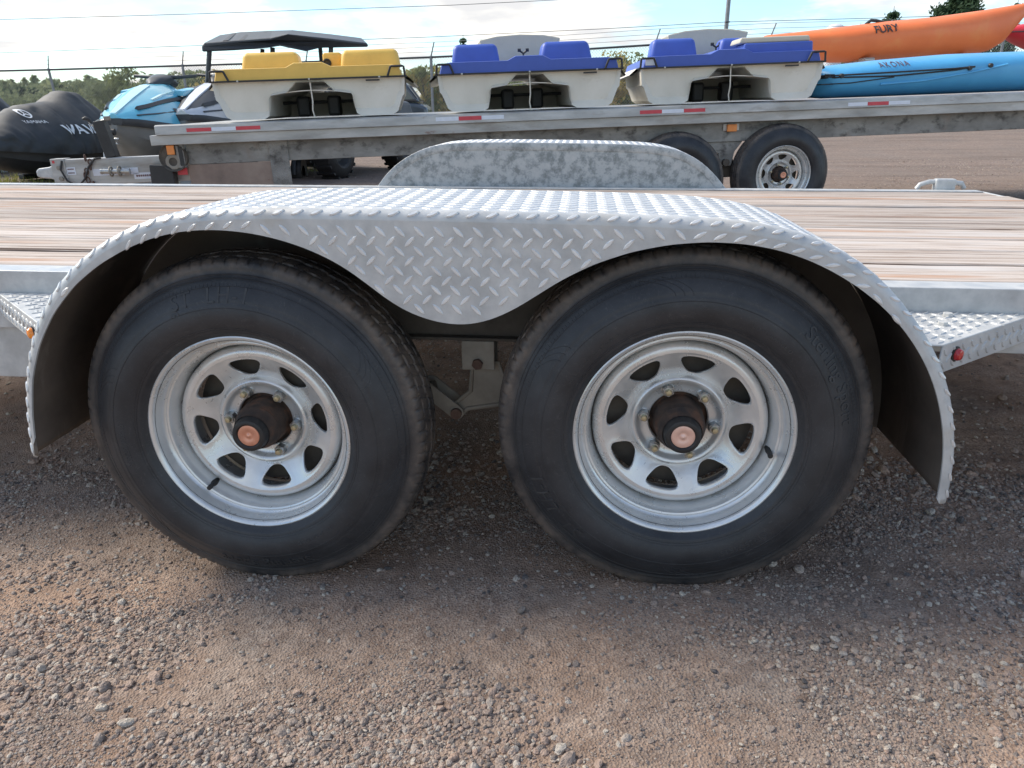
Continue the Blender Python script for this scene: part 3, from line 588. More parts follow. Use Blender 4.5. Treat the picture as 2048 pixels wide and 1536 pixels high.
def fender(y_out, y_in, name, skirt=True):
    """skirt at y_out, sheet runs back to y_in"""
    sg = 1 if y_in > y_out else -1
    O = resample(O_ if skirt else [(-.343+(x+.363)*1.033, z+.004) for x, z in O_], .012); I = resample(I_, .012); tg, nn = normals(O)
    Oi = O+nn*RB
    mb = MB()
    rows = [[(x, y_in, z) for x, z in O], [(x, y_out+sg*RB, z) for x, z in O]]
    for k in range(1, 6):
        t = k/5*math.pi/2; rows.append([(x+a*RB*(1-math.cos(t)), y_out+sg*RB*(1-math.sin(t)), z+b*RB*(1-math.cos(t))) for (x, z), (a, b) in zip(O, nn)])
    # rows from sheet to skirt; bend end lies on the skirt plane
    nR = len(O)
    vs = [v for r in rows for v in r]; fs = []
    for i in range(len(rows)-1):
        for j in range(nR-1): fs.append((i*nR+j, i*nR+j+1, (i+1)*nR+j+1, (i+1)*nR+j))
    poly = None
    if skirt:
        poly = [tuple(p) for p in Oi]+[tuple(p) for p in I[::-1]]
        tri = tessellate_polygon([[Vector((x, z, 0)) for x, z in poly]])
        b = len(vs); base = (len(rows)-1)*nR
        vs += [(x, y_out, z) for x, z in I[::-1]]
        mp = list(range(base, base+nR))+list(range(b, b+len(I)))
        fs += [tuple(mp[i] for i in t) for t in tri]
    mb.add(vs, fs)
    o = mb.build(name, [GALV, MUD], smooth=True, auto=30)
    # the skirt is flat; only sheet and bend are rounded
    me = o.data
    for p_ in me.polygons:
        if len(p_.vertices) == 3: p_.use_smooth = False
    # outward normals: make the topmost sheet face up
    me = o.data; up_ = sum(p.normal.z*p.area for p in me.polygons if p.center.z > .75)
    if up_ < 0: me.flip_normals()
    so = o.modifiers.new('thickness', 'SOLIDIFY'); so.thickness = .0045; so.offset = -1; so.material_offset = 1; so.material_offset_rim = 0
    # raised lugs
    lb = MB(); taken = []
    yv = Vector((0, -sg, 0))
    if skirt:
        x0 = -.46
        for r in range(-2, 18):
            for c in range(0, 56):
                for half in (0, 1):
                    x = x0+(c+.5*half)*PX+.004*math.sin(r); z = .255+(r+.5*half)*PX
                    sg2 = 1 if half == 0 else -1; e_ = .0092
                    if all(inside(poly, x+q*e_, z+q*sg2*e_) for q in (-1, 0, 1)) and min(dist_edge(poly, x+q*e_, z+q*sg2*e_) for q in (-1, 0, 1)) > .0012:
                        taken.append((x, z))
                        lug(lb, Vector((x, y_out, z)), Vector((1, 0, 0)), Vector((0, 0, 1)), yv, R(45) if half == 0 else R(-45))
    s = np.r_[0, np.cumsum(np.hypot(*np.diff(O, axis=0).T))]
    wid = abs(y_in-y_out)
    for c in range(0, int(s[-1]/PX)):
        for r in range(-1, int(wid/PX)+1):
            for half in (0, 1):
                sc = (c+.5+.5*half)*PX; dd = (r+.42+.5*half)*PX
                if sc > s[-1]-.012 or dd > wid-.012: continue
                x = np.interp(sc, s, O[:, 0]); z = np.interp(sc, s, O[:, 1]); ta = Vector((np.interp(sc, s, tg[:, 0]), 0, np.interp(sc, s, tg[:, 1]))).normalized()
                nin = Vector((np.interp(sc, s, nn[:, 0]), 0, np.interp(sc, s, nn[:, 1]))).normalized()
                if dd < RB+.004:
                    continue
                lug(lb, Vector((x, y_out+sg*dd, z)), ta, Vector((0, sg, 0)), -nin, R(45) if half == 0 else R(-45), h=.0013)
    if skirt:                                                     # the single row left on the narrow rim round the arches
        for c in range(0, int(s[-1]/PX*2)):
            sc = (c+.5)*PX*.5; x = np.interp(sc, s, O[:, 0]); z = np.interp(sc, s, O[:, 1]); ta = Vector((np.interp(sc, s, tg[:, 0]), 0, np.interp(sc, s, tg[:, 1]))).normalized(); nin = Vector((np.interp(sc, s, nn[:, 0]), 0, np.interp(sc, s, nn[:, 1]))).normalized()
            for off in (.0265,):
                q = Vector((x, y_out, z))+nin*off
                if inside(poly, q.x, q.z) and dist_edge(poly, q.x, q.z) > .0040 and all((q.x-a_)**2+(q.z-b_)**2 > .0190**2 for a_, b_ in taken):
                    taken.append((q.x, q.z)); lug(lb, q, ta, -nin, yv, R(32), ln=.0125, wd=.0038)
    # lugs that ride over the bend
    for c in range(0, int(s[-1]/PX)):
        sc = (c+.5)*PX; t = R(48)
        x = np.interp(sc, s, O[:, 0]); z = np.interp(sc, s, O[:, 1]); ta = Vector((np.interp(sc, s, tg[:, 0]), 0, np.interp(sc, s, tg[:, 1]))).normalized()
        nin = Vector((np.interp(sc, s, nn[:, 0]), 0, np.interp(sc, s, nn[:, 1]))).normalized()
        cpos = Vector((x, y_out+sg*RB, z))+nin*RB
        nrm = (-nin*math.cos(t)+Vector((0, -sg, 0))*math.sin(t)); b_ = (-nin*math.sin(t)-Vector((0, -sg, 0))*math.cos(t))
        lug(lb, cpos+nrm*(RB-.0004), ta, b_, nrm, R(28), ln=.012, h=.0022)
    lo = lb.build('tread_lugs', GALV_LUG, parent=o); lo['kind'] = 'stuff'
    return o, O
nf, OUT = fender(-.04, .316, 'fender'); part(nf); tag(nf, 'diamond plate fender arching over both near wheels')
# inner wall of the near fender, dirty
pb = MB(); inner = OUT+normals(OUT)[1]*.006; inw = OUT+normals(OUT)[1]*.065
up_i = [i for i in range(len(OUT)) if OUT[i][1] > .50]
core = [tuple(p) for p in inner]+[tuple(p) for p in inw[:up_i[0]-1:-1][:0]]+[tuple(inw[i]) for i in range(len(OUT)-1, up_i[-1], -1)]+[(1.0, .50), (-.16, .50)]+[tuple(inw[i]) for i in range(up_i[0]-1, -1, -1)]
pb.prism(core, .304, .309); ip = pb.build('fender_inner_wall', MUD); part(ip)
# far fender: seen from the deck side, smooth inner face with a folded edge
ff, OUT2 = fender(2.69, 2.33, 'fender', skirt=False); part(ff); tag(ff, 'far fender with plain spangled inner face')
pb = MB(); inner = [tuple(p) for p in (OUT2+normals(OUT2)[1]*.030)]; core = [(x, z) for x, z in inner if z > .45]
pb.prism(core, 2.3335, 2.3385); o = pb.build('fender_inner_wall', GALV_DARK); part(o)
# folded edge band
tg, nn = normals(OUT2); keep = [i for i in range(len(OUT2)) if OUT2[i][1] > .45]
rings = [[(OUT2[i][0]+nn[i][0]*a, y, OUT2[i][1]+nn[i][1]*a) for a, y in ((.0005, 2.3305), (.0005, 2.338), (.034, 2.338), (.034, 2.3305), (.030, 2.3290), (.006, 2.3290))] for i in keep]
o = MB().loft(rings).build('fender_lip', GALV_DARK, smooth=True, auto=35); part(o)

# ------------------------------------------------------------------ deck and frame
XL, XR = -2.3, 2.42
NP = 10; pw = (2.268-.386)/NP
for k in range(NP):
    y0 = .386+k*pw; gp = random.uniform(.010, .020); zt = .585+random.uniform(-.005, .002)
    mb = MB(); nx = 26
    # board with slightly wandering edges and worn top
    rings = []
    for i in range(nx):
        x = XL+(XR-XL)*i/(nx-1); e0 = y0+gp/2+random.uniform(-.0012, .0012); e1 = y0+pw-gp/2+random.uniform(-.0012, .0012); zz = zt+random.uniform(-.0008, .0008)
        rings.append([(x, e0, zt-.04), (x, e0, zz-.004), (x, e0+.004, zz), (x, (e0+e1)/2, zz-.0006), (x, e1-.004, zz), (x, e1, zz-.004), (x, e1, zt-.04)])
    mb.loft(rings); o = mb.build('plank', WOOD); part(o)
def P_(mb, name, m, bevel=.003, **k): o = mb.build(name, m, bevel=bevel, **k); return part(o)
P_(MB().prism([(.317, .444), (.317, .585), (.384, .585), (.384, .579), (.323, .579), (.323, .45), (.384, .45), (.384, .444)], XL, XR-.002, 'x'), 'side_rail', GALV, .002)
P_(MB().prism([(2.338-.005, .444), (2.333, .5855), (2.270, .5855), (2.270, .579), (2.327, .579), (2.327, .45), (2.27, .45), (2.27, .444)], XL, XR-.002, 'x'), 'side_rail', GALV, .002)
P_(MB().box(XR+.0005, XR+.012, .317, 2.33, .45, .583), 'end_channel', GALV)
for x in np.arange(-2.1, 2.4, .45): P_(MB().box(x-.025, x+.025, .386, 2.26, .46, .543), 'cross_member', DARKSTEEL, .002)
P_(MB().box(-2.2, -.47, .3300, .345, .312, .443), 'frame_beam', GALV, .003)
# gusset steps in diamond plate, front (left) and rear (right) of the fender
def step(pts, fold, light, name):
    # pts: triangle/quad in plan; fold: the two plan points of the folded front edge
    zt = .532; th = .004
    mb = MB().prism(pts, zt-th, zt, 'z')
    a, b = Vector((*fold[0], 0)), Vector((*fold[1], 0)); d = (b-a).normalized(); n = Vector((d.y, -d.x, 0))
    if n.y > 0: n = -n
    h = .058
    q = [a+n*.0005, b+n*.0005, b-n*th, a-n*th]
    lo = []
    for z in (zt+.0005, zt-.010, zt-h): lo.append([(v.x, v.y, z) for v in q])
    mb.loft(lo)
    o = mb.build(name, GALV, bevel=.004); part(o)
    lb = MB(); xs = [p_[0] for p_ in pts]; ys = [p_[1] for p_ in pts]
    for i in range(40):
        for j in range(30):
            for half in (0, 1):
                x = min(xs)+(i+.5*half)*PX*.9; y = min(ys)+(j+.5*half)*PX*.9
                if inside(pts, x, y) and dist_edge(pts, x, y) > .009: lug(lb, Vector((x, y, zt)), Vector((1, 0, 0)), Vector((0, 1, 0)), Vector((0, 0, 1)), R(45) if half else R(-45))
    ln = (b-a).length; i = 0
    while i*PX*.5 < ln-.012:
        s_ = i*PX*.5+.012
        for j in (0, 1):
            z = zt-.017-j*.026-(.013 if i % 2 else 0)
            if z > zt-h+.008: lug(lb, a+d*s_+Vector((0, 0, z))+n*.0005, d, Vector((0, 0, 1)), n, R(45) if i % 2 else R(-45), ln=.0115)
        i += 1
    lo_ = lb.build('tread_lugs', GALV, parent=o); lo_['kind'] = 'stuff'; 
    return o, a, d, n
s1, a, d, n = step([(-.735, .3165), (-.452, .072), (-.399, .072), (-.399, .3165)], ((-.735, .3165), (-.452, .072)), None, 'front_step')
def marker(a, d, n, s_, z, m, name):
    mb = MB(); c = a+d*s_+Vector((0, 0, z)); u = n.cross(Vector((0, 0, 1)))
    def ring(r, h): return [c+n*h+(d*math.cos(q)+Vector((0, 0, 1))*math.sin(q))*r for q in (2*math.pi*k/20 for k in range(20))]
    mb.loft([ring(.0150, .000), ring(.0150, .003), ring(.0118, .004)]); mb.loft([ring(.0118, .0035), ring(.0118, .008), ring(.0095, .012), ring(.005, .0135), ring(.001, .014)], mi=1)
    o = mb.build(name, [BLACKRUB, m], smooth=True, auto=30); part(o); return o
marker(a, d, n, .318, .500, AMBER, 'marker_light')['label'] = 'small round amber marker light on the front step'
s2, a, d, n = step([(1.274, .3165), (1.274, .078), (1.318, .078), (1.605, .3165)], ((1.318, .078), (1.605, .3165)), None, 'rear_step')
marker(a, d, n, .052, .505, RED_LENS, 'marker_light')['label'] = 'small round red marker light on the rear step'
def bolt_up(x, y, z, m=RUSTBOLT, r=.010): P_(MB().prism([(x+r*math.cos(R(60*k+17)), y+r*math.sin(R(60*k+17))) for k in range(6)], z, z+.008, 'z'), 'bolt', m, .001)
bolt_up(-.565, .285, .532); bolt_up(-.50, .215, .532); bolt_up(1.415, .285, .532, GALV); bolt_up(1.375, .215, .532, GALV)
# tie-down ring on the far rail
P_(MB().box(2.24, 2.33, 2.335, 2.375, .575, .632), 'ring_bracket', GALV, .008)
P_(MB().tube([(2.17, 2.36, .585), (2.18, 2.355, .605), (2.22, 2.355, .618), (2.29, 2.355, .618), (2.36, 2.355, .612), (2.375, 2.36, .59)], .011, 10), 'tie_down_ring', GALV, 0, smooth=True)
# running gear between the wheels
P_(MB().box(.12, .74, .245, .300, .476, .60), 'frame_beam', DARKSTEEL)
P_(MB().box(.12, .74, .225, .3005, .470, .4765), 'frame_flange', DARKSTEEL, .002)
for y in (.222, .282): P_(MB().prism([(.396, .404), (.468, .406), (.468, .4705), (.396, .4705)], y, y+.006), 'spring_hanger', LINKSTEEL, .002)
def hexbolt(x, z, y, r, name='hanger_bolt', n=6): P_(MB().prism([(x+r*math.cos(R(360/n*k+12)), z+r*math.sin(R(360/n*k+12))) for k in range(n)], y-.010, y, 'y'), name, RUSTBOLT, .0015)
hexbolt(.431, .420, .222, .0125)
eq = [(.4165, .415), (.4105, .347), (.374, .314), (.362, .302), (.366, .288), (.384, .284), (.402, .303), (.480, .317), (.512, .322), (.530, .330), (.534, .346), (.520, .356), (.488, .372), (.474, .415)]
P_(MB().prism(eq, .246, .266), 'equaliser', LINKSTEEL, .004)
rimq = [Vector((x, .246, z)) for x, z in eq]
P_(MB().tube(rimq, .0055, 8, closed=True), 'equaliser_rib', LINKSTEEL, 0, smooth=True)
def link(y):
    a, b = Vector((.380, 0, .299)), Vector((.315, 0, .352)); d = (b-a).normalized(); n = Vector((-d.z, 0, d.x)); pts = []
    for k in range(9): q = math.pi/2+math.pi*k/8; v = a+(d*math.cos(q)+n*math.sin(q))*.0165; pts.append((v.x, v.z))
    for k in range(9): q = -math.pi/2+math.pi*k/8; v = b+(d*math.cos(q)+n*math.sin(q))*.0165; pts.append((v.x, v.z))
    P_(MB().prism(pts, y, y+.008), 'shackle_link', LINKSTEEL, .0015)
link(.228); link(.278)
hexbolt(.380, .299, .228, .0125, 'shackle_bolt', 16)
for x, z in ((0, .3314), (.8496, .363)): P_(MB().tube([(x, .16, z), (x, 2.4, z)], .03, 16), 'axle', DARKSTEEL, 0, smooth=True)
for x0, x1, z0, z1 in ((-.30, .33, .47, .35), (.53, 1.13, .34, .47)):
    P_(MB().tube([(x0, .255, z0), ((x0+x1)/2, .255, (.30 if x0 < 0 else .33)), (x1, .255, z1)], .016, 6), 'leaf_spring', DARKSTEEL, 0)

# ================================================================== the flatbed trailer behind
from mathutils.bvhtree import BVHTree
CAM = Vector((.6481, -1.2944, .9461)); FPX = 1483.7
nh = Vector((-math.sin(YAW), math.cos(YAW), 0)); rh = Vector((math.cos(YAW), math.sin(YAW), 0))
def at(u, v, D):
    """point seen at photo pixel (u, v), at horizontal distance D from the viewer"""
    d = fw+r2*((u-1024)/FPX)+u2*((768-v)/FPX); return CAM+d*(D/d.dot(nh))
def gat(x, y): return float(gz(x, y))
BM = Matrix.Translation((-2.4177, 4.0495, .8171)) @ Matrix.Rotation(.1980, 4, 'Z') @ Matrix.Rotation(-.03294, 4, 'Y')
CL = BM.inverted() @ CAM
def bk(x, z, Y):
    """a point measured on the near side plane of the flatbed, moved back to depth Y along the line of sight"""
    k = (Y-CL.y)/(0-CL.y); return Vector((CL.x+(x-CL.x)*k, Y, CL.z+(z-CL.z)*k))
ALU = mat('weathered_aluminium', [(.3, (.30, .30, .29)), (.5, (.42, .42, .41)), (.7, (.55, .55, .54))], scale=5, rough=.5, metal=.35, st=(.5, 1, 2), bump=.2, bscale=40, over=[(.55, .72, (.27, .245, .22), 3.5, (.6, 1, 2.5)), (.66, .74, (.24, .17, .14), 5, (1, 1, 3))])
BEAM = mat('stained_grey_beam', [(.32, (.17, .165, .155)), (.5, (.25, .245, .23)), (.68, (.33, .325, .305))], scale=7, rough=.7, metal=.1, st=(.6, 1, 1.2), bump=.3, bscale=60, over=[(.52, .66, (.09, .085, .08), 9, (1, 1, 1.4)), (.60, .75, (.23, .18, .15), 4, (1, 1, 1))])
RUSTP = mat('rust_washed_plate', [(.32, (.20, .15, .125)), (.5, (.27, .205, .17)), (.68, (.33, .26, .215))], scale=5, rough=.75, metal=.1, bump=.2, bscale=60, over=[(.62, .72, (.16, .075, .045), 8, (1, 1, 1))])
REDT = mat('red_reflective_tape', [(.3, (.50, .04, .055)), (.7, (.60, .06, .075))], scale=20, rough=.4)
WHT = mat('white_reflective_tape', [(.3, (.62, .66, .74)), (.7, (.72, .75, .80))], scale=20, rough=.4)
ORANGE_PL = mat('orange_marker', [(.3, (.72, .22, .05)), (.7, (.82, .30, .08))], scale=20, rough=.35)
PRINT = mat('dark_print', [(.3, (.10, .03, .03)), (.7, (.14, .05, .05))], scale=20, rough=.6)
flat = empty('flatbed_trailer', M=BM)
tag(flat, 'long weathered flatbed trailer with red and white tape carrying the boats', 'trailer')
def F_(mb, name, m, bevel=.004, **k): return mb.build(name, m, parent=flat, bevel=bevel, **k)
XE = 8.2; TW = 2.45
for k in range(13):
    y0 = .10+k*.178; F_(MB().box(.02, XE, y0, y0+.172, -.05, -.002), 'deck_board', ALU, .003)
F_(MB().prism([(.0, -.066), (.006, -.004), (.03, .003), (.0985, .003), (.0985, -.066)], 0.0, XE, 'x'), 'upper_rail', ALU, .003)
F_(MB().prism([(.022, -.135), (.022, -.0665), (.09, -.0665), (.09, -.135)], -.05, XE, 'x'), 'lower_rail', ALU, .003)
F_(MB().box(0, XE, TW-.08, TW, -.135, .003), 'upper_rail', ALU)
F_(MB().box(.16, XE, .11, .17, -.282, -.1355), 'main_beam', BEAM, .004)
F_(MB().box(.16, XE, TW-.30, TW-.2, -.28, -.1355), 'main_beam', BEAM, .004)
F_(MB().box(.155, .755, .104, .1095, -.60, -.283), 'skirt_plate', RUSTP, .002)
dp = F_(MB().box(.756, .895, .096, .109, -.62, -.1365), 'tread_plate_strip', BEAM, .002)
lb = MB()
for i in range(7):
    for j in range(22):
        x = .766+i*.02; z = -.60+j*.021+(.0105 if i % 2 else 0)
        if z < -.15: lug(lb, Vector((x, .096, z)), Vector((1, 0, 0)), Vector((0, 0, 1)), Vector((0, -1, 0)), R(45 if i % 2 else -45), .010, .0034, .0025)
lo = lb.build('tread_lugs', BEAM, parent=dp); lo['kind'] = 'stuff'
# conspicuity tape, each coloured piece by itself
for xs, zs, first in (([.22, .394, .566, .739], (-.026, -.051), 0), ([2.006, 2.176, 2.346, 2.514], (-.017, -.045), 1), ([3.547, 3.718, 3.889, 4.057], (-.024, -.050), 0), ([5.198, 5.357, 5.53, 5.706], (-.026, -.052), 1)):
    for i in range(3):
        red = (i+first) % 2 == 0; yf = lambda z: .006*(z+.066)/.062
        z1, z0 = zs
        F_(MB().prism([(yf(z0)-.0022, z0), (yf(z1)-.0022, z1), (yf(z1)+.001, z1), (yf(z0)+.001, z0)], xs[i]+.0005, xs[i+1]-.0005, 'x'), 'tape_red' if red else 'tape_white', REDT if red else WHT, 0)
# amber side marker above the wheels
F_(MB().box(4.245, 4.375, .100, .1095, -.20, -.148), 'marker_plate', ALU, .002)
F_(MB().box(4.272, 4.352, .080, .0995, -.207, -.152), 'marker_light', ORANGE_PL, .006)
# front corner: winch wheel and reflector
fy = -.16
F_(MB().lathe([(.001, .02), (.05, .02), (.085, .015), (.098, .0), (.098, .05), (.06, .055)], 32, (.075, .05, -.225)), 'winch_wheel', DARKSTEEL, 0, smooth=True)
F_(MB().lathe([(.030, .0), (.042, -.004), (.054, .0), (.054, .02)], 24, (.068, .062, -.255)), 'winch_ring', LINKSTEEL, 0, smooth=True)
F_(MB().box(.045, .098, .035, .052, -.203, -.138), 'reflector', ORANGE_PL, .004)
F_(MB().box(.10, .155, .060, .11, -.30, -.1355), 'corner_bracket', BEAM, .004)
F_(MB().box(.118, .148, .0585, .0598, -.285, -.15), 'bracket_slot', BLACKPL, 0)
# drop tongue
F_(MB().box(-.79, .20, .16, .26, -.40, -.212), 'tongue_beam', ALU, .006)
F_(MB().box(-.83, -.73, .152, .268, -.41, -.205), 'coupler_plate', ALU, .004)
cp = [(-.78, -.235), (-.86, -.262), (-.93, -.268), (-.955, -.285), (-.955, -.325), (-.92, -.338), (-.86, -.345), (-.78, -.372)]
F_(MB().prism(cp, .17, .25), 'coupler', GALV, .012)
for z in (-.268, -.345): F_(MB().prism([(-.775+.018*math.cos(R(60*k)), z+.018*math.sin(R(60*k))) for k in range(6)], .140, .152), 'coupler_bolt', LINKSTEEL, .002)
F_(MB().box(-.815, -.798, .1505, .1518, -.235, -.216), 'red_dot', REDT, 0)
# safety chain links and breakaway cable
for k in range(7):
    t = k/6; c = Vector((-.575+.03*math.sin(t*7), .145, -.205-.19*t)); pts = []
    for j in range(12):
        a = 2*math.pi*j/12; pts.append(c+(Vector((math.cos(a)*.013, 0, math.sin(a)*.022)) if k % 2 else Vector((0, math.cos(a)*.012, math.sin(a)*.022))))
    F_(MB().tube(pts, .005, 6, closed=True), 'chain_link', RUSTBOLT, 0, smooth=True)
F_(MB().tube([(-.745, .15, -.22), (-.76, .135, -.28), (-.73, .13, -.36), (-.66, .13, -.405), (-.60, .13, -.35), (-.56, .13, -.27), (-.51, .14, -.215), (-.47, .16, -.21)], .0075, 8), 'breakaway_cable', BLACKRUB, 0, smooth=True)
def sticker(x0, x1, z0, z1, lines, m=WHT):
    o = F_(MB().box(x0, x1, .1575, .1596, z0, z1), 'sticker', m, 0)
    for i in range(lines):
        zz = z0+(z1-z0)*(i+.5)/lines; n = 7
        for j in range(n):
            xa = x0+(x1-x0)*(.12+.76*j/n); MB().box(xa, xa+(x1-x0)*.075, .1560, .1572, zz-(z1-z0)*.13/lines, zz+(z1-z0)*.17/lines).build('print_mark', PRINT, parent=o)
sticker(-.729, -.668, -.322, -.268, 2); sticker(-.548, -.225, -.336, -.288, 0)
sticker(-.262, -.12, -.372, -.326, 1)
# jack mount tube with its rings, post and crank
F_(MB().tube([(-.468, .10, -.303), (-.455, .10, -.303), (-.454, .10, -.303), (-.30, .10, -.309), (-.298, .10, -.309), (-.262, .10, -.310)], [.020, .020, .017, .017, .022, .022], 20), 'jack_tube', ZINC, 0, smooth=True)
for x in (-.395, -.335): F_(MB().tube([(x+.0*math.cos(a), .10+.032*math.cos(a), -.306+.032*math.sin(a)) for a in (2*math.pi*k/20 for k in range(20))], .007, 8, closed=True), 'jack_ring', LINKSTEEL, 0, smooth=True)
pm = Matrix.Translation((-.402, .21, -.212)) @ Matrix.Rotation(R(-9), 4, 'Y')
F_(MB().box(-.040, .040, -.045, .045, 0, .262), 'jack_post', BLACKPL, .008, M=pm)
F_(MB().tube([(-.385, .2, .07), (-.40, .19, .052), (-.42, .185, .045), (-.488, .18, .018), (-.498, .18, .022), (-.505, .18, .04)], .0075, 8), 'crank_arm', ZINC, 0, smooth=True)
F_(MB().tube([(-.545, .18, .062), (-.525, .18, .068), (-.50, .18, .055), (-.492, .18, .03)], [.008, .014, .014, .007], 10), 'crank_handle', BLACKPL, 0, smooth=True)
F_(MB().box(-.402, -.372, .18, .24, .046, .076), 'crank_gearbox', LINKSTEEL, .004)
# battery box
F_(MB().prism([(-.108, -.268), (.052, -.280), (.052, -.42), (-.116, -.42)], .06, .159), 'battery_box', BLACKPL, .008)
F_(MB().box(.075, .145, .098, .1035, -.352, -.295), 'red_reflector', REDT, .001)
# suspension and wheels of the flatbed
F_(MB().prism([(4.02, -.283), (4.42, -.283), (4.36, -.36), (4.335, -.47), (4.235, -.47), (4.23, -.37)], .125, .155), 'spring_hanger', BEAM, .003)
F_(MB().prism([(4.20, -.40), (4.36, -.40), (4.40, -.56), (4.17, -.56)], .16, .19), 'equaliser', DARKSTEEL, .004)
F_(MB().tube([(4.285, .09, -.44), (4.285, .20, -.44)], .028, 12), 'pivot_bolt', DARKSTEEL, 0, smooth=True)
F_(MB().tube([(4.36, .15, -.46), (4.40, .12, -.47), (4.45, .12, -.50), (4.40, .12, -.54)], .018, 8), 'brake_line', BLACKRUB, 0)
def flat_wheel(x, z):
    w = copy_tree(w1, flat); w.matrix_basis = Matrix.Translation((x, -.02, z)) @ Matrix.Scale(1.085, 4); w.rotation_euler.y = R(20)
    if 'label' in w: del w['label']
    for c in list(w.children):
        if c.name.startswith(('lettering', 'valve', 'registered', 'sidewall')): bpy.data.objects.remove(c)
    return w
fw1 = flat_wheel(4.715, -.545); fw2 = flat_wheel(3.86, -.575); fw1.rotation_euler.y = R(12)
for x, z in ((4.715, -.545), (3.86, -.575)): F_(MB().tube([(x, .15, z), (x, TW-.2, z)], .038, 14), 'axle', DARKSTEEL, 0, smooth=True)

# ------------------------------------------------------------------ pedal boats on the flatbed
def plastic(name, c, rough=.45): 
    k = lambda f: tuple(min(1, v*f) for v in c)
    return mat(name, [(.3, k(.9)), (.7, k(1.05))], scale=6, rough=rough, bump=.08, bscale=220, over=[(.62, .8, k(.8), 3, (1, 1, 1))])
CREAM = mat('cream_hull_plastic', [(.3, (.60, .57, .49)), (.6, (.70, .67, .59)), (.75, (.74, .71, .635))], scale=3.5, rough=.5, bump=.08, bscale=200, over=[(.58, .75, (.45, .40, .31), 3, (1, 1, 2))])
YEL = plastic('yellow_plastic', (.78, .50, .11)); BLU = plastic('blue_plastic', (.055, .11, .44)); CREAM2 = plastic('cream_seat_plastic', (.56, .52, .41))
def shell(mb, sec, ys, mi=0):
    """cross-section (x, z) lofted along y; ys = list of (y, scale_x about centre, dz)"""
    cx = (min(p[0] for p in sec)+max(p[0] for p in sec))/2; rings = []
    for y, sx, dz in ys: rings.append([(cx+(x-cx)*sx, y, z*dz[0]+dz[1]) for x, z in sec])
    return mb.loft(rings, mi)
